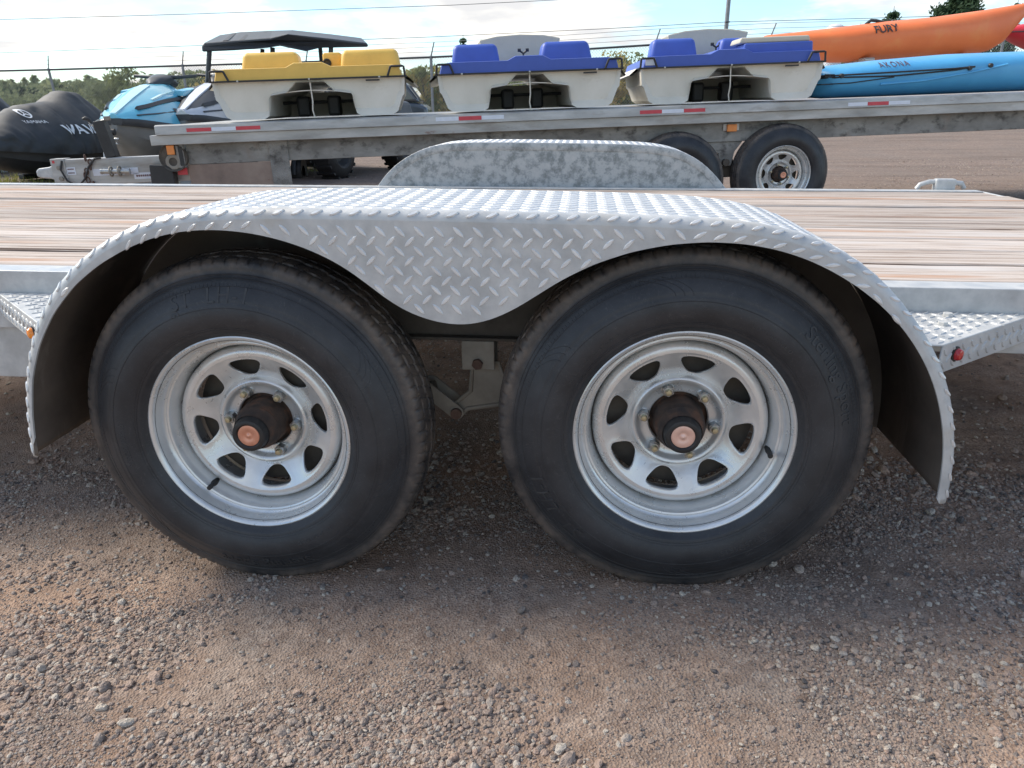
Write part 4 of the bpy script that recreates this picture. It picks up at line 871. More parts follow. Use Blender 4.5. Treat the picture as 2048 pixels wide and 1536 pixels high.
def pedal_boat(x0, top_mat, label, kind, turn=0, W=1.40, Y0=.05, cat='pedal boat'):
    Mb = BM @ Matrix.Translation((x0+W/2, Y0, .004)) @ Matrix.Rotation(turn, 4, 'Z')
    b = empty('pedal_boat', M=Mb); tag(b, label, cat, 'pedal boats on the flatbed')
    h = W/2
    sec = [(-h+.02, .265), (-h+.03, .15), (-h+.045, .135), (-h+.085, .035), (-h+.12, .012), (-.35, .010), (-.315, .03), (-.30, .150), (-.285, .168), (-.17, .185), (-.10, .252), (.10, .252), (.17, .185), (.285, .168), (.30, .150), (.315, .03), (.35, .010), (h-.12, .012), (h-.085, .035), (h-.045, .135), (h-.03, .15), (h-.02, .265)]
    mb = MB(); shell(mb, sec, [(.035, .955, (.80, .052)), (.008, .985, (.93, .018)), (0.0, 1, (1, 0)), (.35, 1.0, (1, 0)), (1.3, 1.0, (1, 0)), (1.75, .93, (.95, .012)), (2.0, .78, (.62, .10))])
    mb.build('hull', CREAM, parent=b, smooth=True, auto=34)
    # flared gunwale
    MB().loft([[(-h*s, -.012+y, .2645), (-h*s, 1.5, .2645), (-h*.8*s, 2.02, .2645), (h*.8*s, 2.02, .2645), (h*s, 1.5, .2645), (h*s, -.012+y, .2645)] if zz == 0 else [(-h*s, -.012+y, .2765), (-h*s, 1.5, .2765), (-h*.8*s, 2.02, .2765), (h*.8*s, 2.02, .2765), (h*s, 1.5, .2765), (h*s, -.012+y, .2765)] for zz, s, y in ((0, 1.0, 0), (1, 1.0, 0))]).build('rub_rail', BLACKPL, parent=b, bevel=.005)
    for s in (-1, 1):
        if s*1 == 1 or True:
            MB().loft([[(s*h, .10, .276), (s*(h+.01), .9, .276), (s*h, 1.4, .276)], [(s*(h+.05), .16, .23), (s*(h+.085), .9, .215), (s*(h+.05), 1.35, .23)], [(s*(h+.04), .16, .222), (s*(h+.075), .9, .207), (s*(h+.04), 1.35, .222)], [(s*(h-.02), .10, .262), (s*(h-.02), .9, .262), (s*(h-.02), 1.4, .262)]], cap=False, ringclosed=False, closed=True).build('side_flare', CREAM, parent=b)
    # upper deck moulding
    ds = [(-h+.035, .277), (-h+.055, .345), (-h+.12, .353), (-.16, .353), (-.10, .382), (.10, .382), (.16, .353), (h-.12, .353), (h-.055, .345), (h-.035, .277)]
    mb = MB(); shell(mb, ds, [(.012, .99, (.97, .008)), (.022, 1, (1, 0)), (.20, 1, (1, 0)), (1.5, 1, (1, 0)), (1.95, .8, (.9, .03))]); mb.build('deck_moulding', top_mat, parent=b, smooth=True, auto=22)
    def block(name, x0_, x1_, z0_, z1_, y0_, y1_, m, tap=.12, rake=.0, bev=.028):
        xc = (x0_+x1_)/2; w = (x1_-x0_)/2; r0 = [(xc-w, y0_, z0_), (xc+w, y0_, z0_), (xc+w, y1_, z0_), (xc-w, y1_, z0_)]; w2 = w*(1-tap)
        r1 = [(xc-w2, y0_+rake, z1_), (xc+w2, y0_+rake, z1_), (xc+w2, y1_-.02, z1_), (xc-w2, y1_-.02, z1_)]
        o = MB().loft([r0, r1]).build(name, m, parent=b); bv = o.modifiers.new('b', 'BEVEL'); bv.width = bev; bv.segments = 4; bv.limit_method = 'ANGLE'; bv.angle_limit = R(30)
        o.data.polygons.foreach_set('use_smooth', [True]*len(o.data.polygons)); return o
    if kind == 'yellow':
        block('seat_back', -.53, -.09, .34, .478, .30, .55, top_mat, .10, .03, .035); block('seat_back', .20, .66, .34, .478, .30, .55, top_mat, .10, .03, .035)
        block('engine_cover', .05, .20, .34, .478, .55, .80, top_mat, .04, .0, .02)
        MB().lathe([(.03, 0), (.034, -.008), (.026, -.012), (.02, .0), (.001, .004)], 20, (.085, .545, .40)).build('cup_holder', BLACKPL, parent=b, smooth=True)
    else:
        block('seat_back', -.58, -.20, .34, .492, .30, .55, top_mat, .13, .03, .036)
        if kind == 'blue': block('seat_back', .10, .52, .34, .492, .30, .55, top_mat, .16, .03, .036)
        else:
            block('seat_back', .0, .42, .34, .495, .55, .80, top_mat, .16, .03, .036)
            block('seat_base', .10, .62, .34, .42, .08, .42, top_mat, .02, .0, .012); block('seat_cushion', .07, .60, .421, .462, .10, .44, CREAM2, .04, .0, .012)
        # wide cream locker at the stern
        mb = MB(); cs = [(-.27, .34), (-.34, .545), (-.345, .565), (-.2, .592), (0, .602), (.2, .592), (.345, .565), (.34, .545), (.27, .34)]; shell(mb, cs, [(1.0, 1, (1, 0)), (1.35, 1.05, (1, 0))]); mb.build('stern_locker', CREAM2, parent=b, bevel=.01)
        MB().tube([(-.0, .62, .37), (0, .62, .43), (-.035, .62, .455)], .008, 6).tube([(0, .62, .43), (.035, .62, .455)], .008, 6).build('rudder_lever', BLACKPL, parent=b)
        MB().tube([(-.045, .62, .455), (-.02, .62, .455)], .013, 8).build('lever_grip', BLACKPL, parent=b); MB().tube([(.02, .62, .455), (.045, .62, .455)], .013, 8).build('lever_grip', BLACKPL, parent=b)
    if kind == 'cushion': MB().box(-h+.055, -h+.13, .0055, .012, .29, .335).build('decal', WHT, parent=b)
    for x in (-h+.2, 0, h-.2): MB().lathe([(.001, -.004), (.007, -.003), (.008, .004)], 10, (x, -.012, .27)).build('rail_screw', ZINC, parent=b)
    MB().box(h-.30, h-.20, -.0035, .004, .245, .256).build('hull_plate', BLACKPL, parent=b)
    # rope handles at the corners
    for s in (-1, 1):
        MB().tube([(s*(h-.015), -.018, .275), (s*(h-.02), -.024, .335), (s*(h-.03), -.024, .338), (s*(h-.105), -.024, .338), (s*(h-.115), -.022, .335), (s*(h-.14), -.016, .275)], .008, 8).build('grab_handle', BLACKPL, parent=b, smooth=True)
    # cross plate and strap in the tunnel mouth
    mb = MB(); rings = []
    for k in range(13):
        x = -.20+.40*k/12; z = .181+.012*math.cos(x/.20*math.pi/2); rings.append([(x, .03, z), (x, .12, z), (x, .12, z+.006), (x, .03, z+.006)])
    mb.loft(rings).build('cross_plate', CREAM, parent=b)
    MB().tube([(0, .02, .262), (.004, .02, .12), (-.004, .025, .06), (.006, .03, .006)], .005, 8).build('strap', CREAM, parent=b)
    MB().box(-.345, .345, 1.05, 1.09, .012, .20).build('tunnel_bulkhead', CREAM, parent=b)
    for x in (-.14, .10): MB().box(x-.05, x+.05, .55, .72, .012, .165).build('paddle_blade', BLACKPL, parent=b, bevel=.02)
    MB().tube([(-.31, .62, .12), (.31, .62, .12)], .012, 8).build('paddle_shaft', BLACKPL, parent=b)
    return b
pedal_boat(.42, YEL, 'yellow topped cream pedal boat on the flatbed', 'yellow', R(1))
pedal_boat(2.02, BLU, 'blue topped cream pedal boat next to the yellow one, middle of the three', 'blue', R(-3))
pedal_boat(3.56, BLU, 'blue and cream pedal boat beside the kayaks, with a cream seat cushion at its front', 'cushion', R(-9))

# ------------------------------------------------------------------ kayaks
def print_on(o, body, size, centre, right, upv, into, m, parent, name='lettering', extr=.0015, shear=0, spacing=1, offset=0.0, curve=None):
    """flat print laid on a curved surface: each point is dropped along `into` onto the mesh"""
    bpy.context.view_layer.update()
    dg = bpy.context.evaluated_depsgraph_get(); bv = BVHTree.FromObject(o, dg)
    v, f = text_geo(body, size, 0, shear=shear, spacing=spacing, offset=offset, sub=3); out = []
    mc = (v[:, 1].max()+v[:, 1].min())/2
    for x, y, z in v:
        p = centre+right*x+upv*(y-mc); h = bv.ray_cast(p-into*.6, into); q = (h[0]-into*extr) if h[0] is not None else p
        out.append(q)
    me = MB().add(out, f); r = me.build(name, m, parent=parent); return r
def hull(stations, n=28):
    """stations: (x, yc, half width, ztop, zbot, crown) -> closed kayak body along x"""
    rings = []
    for x, yc, w, zt, zb, cr_ in stations:
        zs = zb+(zt-zb)*.62; rg = []
        for k in range(n):
            a = 2*math.pi*k/n; c, s = math.cos(a), math.sin(a)
            yy = yc+w*math.copysign(abs(c)**.75, c)
            if s >= 0: zz = zs+(zt-zs)*abs(s)**(1.1)
            else: zz = zs-(zs-zb)*abs(s)**(.85)
            rg.append((x, yy, zz))
        rings.append(rg)
    return MB().loft(rings)
ORK = mat('orange_kayak_plastic', [(.3, (.80, .17, .045)), (.6, (.88, .21, .06)), (.75, (.88, .29, .085))], scale=2.2, rough=.42, bump=.1, bscale=120)
BLK = mat('sky_blue_kayak_plastic', [(.3, (.08, .36, .66)), (.6, (.10, .43, .74)), (.75, (.13, .48, .78))], scale=2.5, rough=.4, bump=.08, bscale=120)
REDK = mat('red_kayak_plastic', [(.3, (.52, .020, .035)), (.7, (.64, .04, .06))], scale=2.5, rough=.42)
def kayak(name_label, pts_top, pts_bot, Y, wmax, m, xs0, ridges=True):
    k = empty('kayak', M=BM); xs = np.array([p[0] for p in pts_top]); 
    st = []
    for x in np.linspace(xs0[0], xs0[1], 44):
        zt = np.interp(x, [p[0] for p in pts_top], [p[1] for p in pts_top]); zb = np.interp(x, [p[0] for p in pts_bot], [p[1] for p in pts_bot])
        zb = min(zb, zt-.004); P1 = bk(x, zt, Y); P0 = bk(x, zb, Y); e = min(1, (xs0[1]-x)/(xs0[1]-xs0[0])*2.1); e2 = min(1, (x-xs0[0])/(xs0[1]-xs0[0])*(2.6 if Y > 1 else 22)+.25)
        st.append((P1.x, Y+.0, max(.006, wmax*(min(e, e2)**.62)), P1.z, P0.z, 0))
    return k, hull(st).build('hull', m, parent=k, smooth=True, auto=50)
ko, kh = kayak('', [(4.5, .468), (4.62, .475), (4.914, .497), (5.339, .532), (5.769, .556), (6.2, .597), (6.508, .635), (6.60, .652)], [(4.5, .40), (4.7, .31), (5.05, .262), (5.9, .282), (6.24, .300), (6.36, .362), (6.525, .56), (6.60, .640)], 2.30, .34, ORK, (4.5, 6.60))
tag(ko, 'orange kayak with its pointed bow raised, lying behind the blue kayak', 'kayak', 'kayaks')
p_ = bk(5.47, .495, 1.9); print_on(kh, 'FURY', .105, p_, Vector((1, 0, .07)), Vector((.12, 0, 1)), Vector((0, 1, 0)), BLACKPL, ko, offset=.002, extr=.010)
MB().tube([bk(5.26, .520, 2.2), bk(5.30, .548, 2.2), bk(5.34, .545, 2.2), bk(5.40, .532, 2.2)], .016, 6).build('grab_handle', BLACKPL, parent=ko)
kb, bh = kayak('', [(4.84, .228), (5.02, .247), (5.377, .272), (5.925, .297), (6.585, .300), (7.1, .285), (7.5, .22), (7.62, .17)], [(4.84, .03), (4.95, .012), (5.75, .012), (6.55, .012), (7.1, .012), (7.4, .06), (7.62, .15)], .42, .30, BLK, (4.84, 7.62))
tag(kb, 'sky blue kayak with black deck cords on the edge of the flatbed', 'kayak', 'kayaks')
p_ = bk(5.51, .240, .2); print_on(bh, 'AKONA', .060, p_, Vector((1, 0, .035)), Vector((.1, 0, 1)), Vector((0, 1, 0)), PRINT, kb, spacing=1.25, extr=.009)
def cord(pts, m=BLACKRUB, r=.006):
    bpy.context.view_layer.update(); dg = bpy.context.evaluated_depsgraph_get(); bv = BVHTree.FromObject(bh, dg); out = []
    P = np.array(pts, float); t = np.linspace(0, len(P)-1, 30)
    for q in t:
        x = np.interp(q, range(len(P)), P[:, 0]); z = np.interp(q, range(len(P)), P[:, 1]); b0 = bk(x, z, -.05); h = bv.ray_cast(b0, Vector((0, 1, 0)))
        out.append((h[0] if h[0] is not None else bk(x, z, .15))+Vector((0, -.004, 0)))
    MB().tube(out, r, 6).build('deck_cord', m, parent=kb, smooth=True)
cord([(4.98, .180), (5.12, .176), (5.6, .185), (6.15, .197), (6.32, .207)]); cord([(4.98, .166), (5.12, .162), (5.65, .158), (6.16, .186), (6.32, .205)]); cord([(4.96, .112), (5.3, .118), (5.65, .15)], r=.004)
for x, z in ((5.12, .169), (6.155, .192), (6.325, .206)):
    h = bk(x, z, .118); MB().lathe([(.001, -.012), (.016, -.012), (.018, .0), (.018, .02)], 14, tuple(h)).build('cord_cleat', BLACKPL, parent=kb, smooth=True)
# groove along the hull
cord([(5.55, .10), (5.9, .115), (6.3, .165), (6.6, .215)], BLK, .008)
# supports under the orange kayak, standing on the flatbed deck
def rest(x):
    P = bk(x, .262, 2.30)
    o = MB().box(P.x-.05, P.x+.05, 1.98, 2.40, .001, P.z+.03).build('kayak_block', WOOD, M=BM, bevel=.006); return o
tag(rest(5.2), 'timber block under the middle of the orange kayak, mostly hidden', 'block', 'kayak blocks'); tag(rest(6.0), 'timber block under the bow end of the orange kayak, mostly hidden', 'block', 'kayak blocks')

# ------------------------------------------------------------------ personal watercraft on their trailers
CYAN = mat('cyan_hull_paint', [(.3, (.10, .42, .58)), (.7, (.15, .52, .68))], scale=2, rough=.25, coat=.4)
CYAN_PALE = mat('pale_cyan_paint', [(.3, (.40, .68, .75)), (.7, (.50, .76, .82))], scale=2, rough=.25, coat=.4)
SILV = mat('silver_hull_paint', [(.3, (.42, .45, .48)), (.7, (.52, .55, .58))], scale=2, rough=.25, metal=.2, coat=.4)
GREYH = mat('grey_hull_bottom', [(.3, (.17, .18, .18)), (.7, (.23, .24, .24))], scale=3, rough=.4)
CHAR = mat('charcoal_trim', [(.3, (.030, .034, .04)), (.7, (.05, .055, .06))], scale=6, rough=.45)
SEATB = mat('black_seat_vinyl', [(.3, (.02, .021, .024)), (.7, (.035, .036, .04))], scale=20, rough=.5, bump=.2, bscale=200)
COVER = mat('charcoal_cover_cloth', [(.3, (.026, .029, .033)), (.6, (.042, .046, .050)), (.75, (.058, .062, .066))], scale=5, rough=.62, bump=.5, bscale=30)
WPRINT = mat('white_print', [(.3, (.70, .71, .73)), (.7, (.78, .79, .80))], scale=10, rough=.5)
def sec_ring(x, w, zb, zt, n=20, p=.8, q=.8):
    out = []
    for k in range(n):
        a = 2*math.pi*k/n; c, s_ = math.cos(a), math.sin(a); zm = (zb+zt)/2
        out.append((x, w*math.copysign(abs(c)**p, c), zm+(zt-zb)/2*math.copysign(abs(s_)**q, s_)))
    return out
def interp_sections(tab, xs): T = np.array(tab, float); return [tuple([x]+[float(np.interp(x, T[:, 0], T[:, k])) for k in range(1, T.shape[1])]) for x in xs]
def watercraft(M, top, side, label, text=True, n=26):
    """bow at +x, keel at z 0; hull 3.3 m"""
    j = empty('jet_ski', M=M); tag(j, label, 'jet ski', 'jet skis on their trailers')
    xs = np.linspace(0, 3.3, n)
    # lower hull, vee bottom
    low = [(0, .50, .02, .40), (1.2, .60, .0, .40), (2.2, .58, .03, .42), (2.8, .40, .14, .46), (3.15, .20, .28, .50), (3.3, .03, .42, .52)]
    rings = []
    for x, w, zb, zt in interp_sections(low, xs): rings.append([(x, -w, zt), (x, -w*.93, zb+(zt-zb)*.45), (x, -w*.5, zb+(zt-zb)*.12), (x, 0, zb), (x, w*.5, zb+(zt-zb)*.12), (x, w*.93, zb+(zt-zb)*.45), (x, w, zt)])
    MB().loft(rings).build('lower_hull', GREYH, parent=j, smooth=True, auto=30)
    bmp = [(0, .54, .39, .47), (1.2, .645, .39, .47), (2.2, .625, .41, .49), (2.8, .44, .45, .53), (3.15, .24, .49, .57), (3.33, .05, .51, .58)]
    rings = [[(x, -w, zb), (x, -w-.015, (zb+zt)/2), (x, -w, zt), (x, w, zt), (x, w+.015, (zb+zt)/2), (x, w, zb)] for x, w, zb, zt in interp_sections(bmp, xs)]
    MB().loft(rings).build('bumper', CHAR, parent=j, smooth=True, auto=40)
    sd_ = [(0, .46, .46, .60), (.9, .56, .46, .66), (1.5, .58, .46, .74), (2.2, .52, .48, .80), (2.7, .38, .52, .74), (3.1, .20, .56, .66), (3.30, .05, .575, .61)]
    rings = [[(x, -w-.05, zb), (x, -w, (zb+zt)/2), (x, -w*.72, zt), (x, 0, zt+.02), (x, w*.72, zt), (x, w, (zb+zt)/2), (x, w+.05, zb)] for x, w, zb, zt in interp_sections(sd_, xs)]
    sdk = MB().loft(rings).build('side_deck', side, parent=j, smooth=True, auto=35)
    hood = [(1.35, .20, .70, .98), (1.6, .26, .70, 1.04), (1.9, .30, .68, 1.03), (2.3, .31, .66, .96), (2.7, .26, .62, .84), (3.0, .17, .60, .74), (3.26, .05, .585, .64)]
    rings = [[(x, -w*1.25, zb), (x, -w, zb+(zt-zb)*.62), (x, -w*.45, zt-.015), (x, 0, zt), (x, w*.45, zt-.015), (x, w, zb+(zt-zb)*.62), (x, w*1.25, zb)] for x, w, zb, zt in interp_sections(hood, np.linspace(1.35, 3.26, 18))]
    hd = MB().loft(rings).build('hood', top, parent=j, smooth=True, auto=30)
    # pale centre stripe down to the bow
    MB().loft([[(x, -.07*k, z+.006), (x, .07*k, z+.006), (x, .07*k, z-.02), (x, -.07*k, z-.02)] for x, z, k in ((2.2, .985, .9), (2.5, .905, 1), (2.8, .81, .9), (3.05, .715, .7), (3.28, .632, .45))]).build('bow_stripe', CYAN_PALE if top is CYAN else WHT, parent=j, bevel=.004)
    for s_ in (-1, 1):
        MB().loft([[(x, s_*(w+.004), z), (x, s_*(w+.03), z+.02), (x, s_*(w+.004), z+.055), (x, s_*(w-.03), z+.02)] for x, w, z in ((1.75, .335, .80), (2.1, .345, .80), (2.5, .30, .755), (2.85, .225, .69), (3.02, .165, .66))]).build('intake_trim', CHAR, parent=j, smooth=True)
        MB().loft([[(x, s_*(y0-.06), z-.02), (x, s_*(y0+.06), z-.03), (x, s_*(y0+.05), z+.03), (x, s_*(y0-.05), z+.04)] for x, y0, z in ((1.45, .36, .96), (1.6, .37, .95), (1.85, .36, .92), (2.0, .33, .90))]).build('mirror', top, parent=j, smooth=True)
        MB().loft([[(x, s_*(w+.012), z0), (x, s_*(w+.03), z1), (x, s_*(w-.02), z1), (x, s_*(w-.02), z0)] for x, w, z0, z1 in ((.2, .56, .48, .53), (1.0, .60, .48, .58), (1.8, .55, .52, .60), (2.3, .46, .56, .60))]).build('side_flash', WHT if side is not WHT else SILV, parent=j, smooth=True)
        MB().tube([(1.5, s_*.02, 1.12), (1.48, s_*.20, 1.13), (1.40, s_*.40, 1.15)], [.03, .022, .02], 10).build('handlebar', CHAR, parent=j, smooth=True)
        MB().loft([[(x, s_*(w+.010), z), (x, s_*(w+.022), z+.008), (x, s_*(w+.008), z+.018), (x, s_*(w-.02), z+.008)] for x, w, z in ((1.6, .47, .735), (2.0, .475, .70), (2.4, .42, .665), (2.8, .315, .63), (3.1, .19, .605))]).build('seam_strip', CHAR, parent=j, smooth=True)
        MB().loft([[(x, s_*(w+.004), z), (x, s_*(w+.004), z+h_), (x, s_*(w-.03), z+h_), (x, s_*(w-.03), z)] for x, w, z, h_ in ((1.75, .27, .88, .06), (2.05, .275, .87, .055), (2.4, .255, .83, .04), (2.65, .225, .785, .02))]).build('hood_vent', CYAN_PALE if top is CYAN else SILV, parent=j)
    MB().loft([sec_ring(x, w, zb, zt, 14) for x, w, zb, zt in ((1.25, .05, 1.02, 1.06), (1.35, .13, 1.0, 1.12), (1.6, .15, 1.0, 1.16), (1.85, .11, .99, 1.10), (1.98, .03, 1.0, 1.03))]).build('gauge_pod', CHAR, parent=j, smooth=True)
    seat = [(.05, .16, .58, .80), (.35, .21, .60, .92), (.8, .23, .62, .90), (1.15, .20, .62, .86), (1.4, .16, .64, .92)]
    MB().loft([sec_ring(x, w, zb, zt, 18) for x, w, zb, zt in interp_sections(seat, np.linspace(.05, 1.4, 14))]).build('seat', SEATB, parent=j, smooth=True)
    if text:
        Mi = M.to_3x3()
        o = print_on(sdk, 'FX', .15, Vector((2.42, .9, .655)), Vector((-1, 0, 0)), Vector((-.10, 0, 1)), Vector((0, -1, 0)), CHAR, j, extr=.012, offset=.004, spacing=1.1, shear=.3)
    return j
def bow_matrix(u, v, D, heading, pitch, x_bow=3.3, z_bow=.57, k=1.0):
    """place a craft so that its bow is seen at (u, v); heading = direction of the bow in degrees from +X"""
    P = at(u, v, D); Rm = Matrix.Rotation(R(heading), 4, 'Z') @ Matrix.Rotation(-R(pitch), 4, 'Y')
    return Matrix.Translation(P) @ Rm @ Matrix.Scale(k, 4) @ Matrix.Translation((-x_bow, 0, -z_bow))
Mfx = bow_matrix(226, 238, 7.6, -80, 2, k=.86)
fx = watercraft(Mfx, CYAN, CYAN, 'cyan and silver jet ski on a trailer, its bow pointing at the viewer')
Mw = bow_matrix(364, 230, 8.3, -82, 2, k=.88)
watercraft(Mw, CHAR, SILV, 'silver and dark jet ski half hidden behind the yellow pedal boat', text=False)

def covered_craft(M, label, seed, prints=False):
    """a craft under a fitted cloth cover: ridge line over hood, handlebar and seat, cloth falling to the hull"""
    j = empty('covered_jet_ski', M=M); tag(j, label, 'jet ski', 'covered jet skis')
    rid = [(0, .50), (.15, .66), (.5, .84), (.8, .84), (1.15, .82), (1.38, .84), (1.50, 1.06), (1.60, 1.15), (1.78, 1.17), (1.92, 1.10), (2.05, 1.02), (2.4, .98), (2.75, .86), (3.05, .70), (3.25, .56), (3.38, .46)]
    wid = [(0, .40), (.2, .56), (1.2, .66), (2.2, .64), (2.8, .46), (3.15, .26), (3.38, .04)]
    mid = [(0, .30), (.5, .26), (1.2, .24), (1.65, .27), (2.2, .30), (2.8, .20), (3.38, .03)]
    xs = np.linspace(0, 3.38, 150); rings = []; rs = np.random.default_rng(seed); ph = rs.uniform(0, 6, 4)
    Rx, Rz = zip(*rid); Wx, Wy = zip(*wid); Mx_, My = zip(*mid); nn_ = 36
    for x in xs:
        h = np.interp(x, Rx, Rz); w = np.interp(x, Wx, Wy); m_ = np.interp(x, Mx_, My); hem = .44+.12*max(0, (x-2.4))/1.0
        ctrl = np.array([[w+.015, hem-.10], [w+.02, hem+.01], [w*.93, hem+(h-hem)*.35], [m_*1.0+.04, hem+(h-hem)*.80], [m_*.55, h-.015], [0, h]])
        tt = np.linspace(0, 5, nn_//2+1); yy = np.interp(tt, range(6), ctrl[:, 0]); zz = np.interp(tt, range(6), ctrl[:, 1])
        for _ in range(2): yy[1:-1] = .25*yy[:-2]+.5*yy[1:-1]+.25*yy[2:]; zz[1:-1] = .25*zz[:-2]+.5*zz[1:-1]+.25*zz[2:]
        drop = (1-tt/5)
        def fold(sg): q = smoothnoise(np.full_like(tt, x*6.5+tt.mean()*0)+tt*.35*sg, tt*.42+seed*3+sg, seed); q2 = smoothnoise(np.full_like(tt, x*15)-tt*.6, tt*.5+seed, seed+5); return (.085*(abs(2*q-1)-.45)+.035*(abs(2*q2-1)-.45))*np.clip(1.15-abs(drop-.5)*1.5, .2, 1)
        left = [(x, y+f_, z) for y, z, f_ in zip(yy, zz, fold(1))]; right = [(x, -y-f_, z) for y, z, f_ in zip(yy, zz, fold(-1))]
        rings.append(left+right[-2::-1])
    cv = MB().loft(rings, cap=False, ringclosed=False).build('cover', COVER, parent=j, smooth=True, auto=60)
    low = [(0, .50, .02, .40), (1.2, .60, .0, .40), (2.2, .58, .03, .42), (2.8, .40, .14, .46), (3.15, .20, .28, .50), (3.3, .03, .42, .52)]
    MB().loft([[(x, -w, zt), (x, -w*.93, zb+(zt-zb)*.45), (x, -w*.5, zb+(zt-zb)*.12), (x, 0, zb), (x, w*.5, zb+(zt-zb)*.12), (x, w*.93, zb+(zt-zb)*.45), (x, w, zt)] for x, w, zb, zt in interp_sections(low, np.linspace(0, 3.3, 22))]).build('lower_hull', CHAR, parent=j, smooth=True, auto=30)
    if prints:
        for body, sz, x, z in (('WAVERUNNER', .165, 1.80, .66), ('VX', .125, 1.42, .545)):
            print_on(cv, body, sz, Vector((x, 1.0, z)), Vector((-1, 0, 0)), Vector((0, .0, 1)), Vector((0, -1, 0)), WPRINT, j, extr=.020, offset=.004, spacing=1.05)
        # round emblem with a line of small lettering on the bow
        bpy.context.view_layer.update()
        bv = BVHTree.FromObject(cv, bpy.context.evaluated_depsgraph_get())
        def dropm(x, z): h = bv.ray_cast(Vector((x, 1.2, z)), Vector((0, -1, 0))); return (h[0] if h[0] is not None else Vector((x, .3, z)))+Vector((.006, .010, .006))
        em = MB(); n_ = 24
        for r0, r1 in ((.042, .055),):
            vs = [dropm(2.56+r*math.cos(a), .86+r*math.sin(a)) for a in (2*math.pi*k/n_ for k in range(n_)) for r in (r0, r1)]
            em.add(vs, [(2*k, 2*k+1, (2*k+3) % (2*n_), (2*k+2) % (2*n_)) for k in range(n_)])
        for k in range(3):
            a = math.pi/2+2*math.pi*k/3; c, s_ = math.cos(a), math.sin(a); em.add([dropm(2.56+c*r-s_*t, .86+s_*r+c*t) for r, t in ((.004, -.008), (.044, -.005), (.044, .005), (.004, .008))], [(0, 1, 2, 3)])
        em.build('emblem', WPRINT, parent=j)
        print_on(cv, 'YAMAHA', .055, Vector((2.56, 1.0, .765)), Vector((-1, 0, 0)), Vector((0, 0, 1)), Vector((0, -1, 0)), WPRINT, j, extr=.012)
    return j
Mc = bow_matrix(-92, 282, 8.7, -99, 0, 3.38, .50) @ Matrix.Scale(.90, 4, (0, 0, 1))
covered_craft(Mc, 'jet ski under a black cover with white lettering on its side', 3, True)
Mc2 = bow_matrix(-260, 268, 9.8, -98, 0, 3.38, .50) @ Matrix.Scale(.92, 4, (0, 0, 1))
covered_craft(Mc2, 'jet ski under a dark cover at the left edge, behind the lettered one', 8)

def craft_trailer(M, label, wheels=True):
    t = empty('jet_ski_trailer', M=M); tag(t, label, 'trailer', 'jet ski trailers')
    # local frame of the craft it carries: bow at +x
    MB().box(.2, 4.35, -.045, .045, -.22, -.14).build('tongue', GALV, parent=t, bevel=.006)
    for s_ in (-1, 1):
        MB().tube([(.1, s_*.55, -.16), (2.3, s_*.55, -.16), (3.4, s_*.06, -.18)], .035, 8).build('frame_rail', GALV, parent=t, smooth=True)
        MB().box(.3, 2.3, s_*.34-.045, s_*.34+.045, -.02, .05).build('bunk', CHAR, parent=t, bevel=.01)
        for x in (.5, 1.9): MB().box(x-.03, x+.03, s_*.34-.03, s_*.34+.03, -.16, -.02).build('bunk_bracket', GALV, parent=t)
        w = MB().lathe([(.12, 0), (.16, -.02), (.235, -.01), (.25, .02), (.25, .11), (.235, .14), (.12, .13)], 28, (1.0, s_*.80-.06, -.22)).build('tyre', BLACKRUB, parent=t, smooth=True)
        MB().lathe([(.001, .02), (.05, .0), (.10, .03), (.125, .0), (.125, .06)], 24, (1.0, s_*.80-.06, -.22)).build('rim', GALV, parent=t, smooth=True)
        MB().tube([(1.0+.32*math.cos(a), s_*.80, -.22+.32*math.sin(a)) for a in np.linspace(0, math.pi, 14)], .03, 6).build('mudguard', CHAR, parent=t, smooth=True)
    MB().tube([(1.0, -.74, -.22), (1.0, .74, -.22)], .03, 8).build('axle', DARKSTEEL, parent=t)
    # winch post with roller and winch
    pm = MB().loft([[(3.62+a, -.03, z), (3.62+a+.07, -.03, z), (3.62+a+.07, .03, z), (3.62+a, .03, z)] for z, a in ((-.15, 0), (.10, -.03), (.34, -.10))]).build('winch_post', GALV, parent=t, bevel=.004)
    MB().box(3.44, 3.62, -.035, .035, .26, .36).build('winch_frame', DARKSTEEL, parent=t, bevel=.006)
    MB().tube([(3.50, -.08, .43), (3.50, .08, .43)], .035, 12).build('bow_roller', BLACKRUB, parent=t, smooth=True)
    MB().box(3.48, 3.52, -.05, -.04, .33, .44).build('roller_arm', GALV, parent=t)
    MB().tube([(3.60, .05, .31), (3.60, .14, .31), (3.70, .14, .36), (3.70, .19, .36)], .010, 6).build('winch_handle', ZINC, parent=t)
    MB().tube([(3.95, .09, -.30), (3.95, .09, .06)], .024, 10).build('jack_tube', ZINC, parent=t, smooth=True)
    MB().tube([(3.95, .09, .06), (3.95, .15, .08), (4.02, .16, .02), (4.03, .16, -.02)], .009, 6).build('jack_crank', ZINC, parent=t)
    MB().prism([(4.35, -.21), (4.42, -.20), (4.52, -.17), (4.55, -.19), (4.55, -.23), (4.50, -.25), (4.35, -.23)], -.035, .035).build('coupler', ZINC, parent=t, bevel=.008)
    return t
craft_trailer(Mfx, 'galvanised trailer under the cyan jet ski')
craft_trailer(Mc, 'galvanised trailer under the lettered jet ski cover')
craft_trailer(Mw, 'trailer under the silver jet ski, mostly hidden')
craft_trailer(Mc2, 'trailer under the dark cover at the left edge')

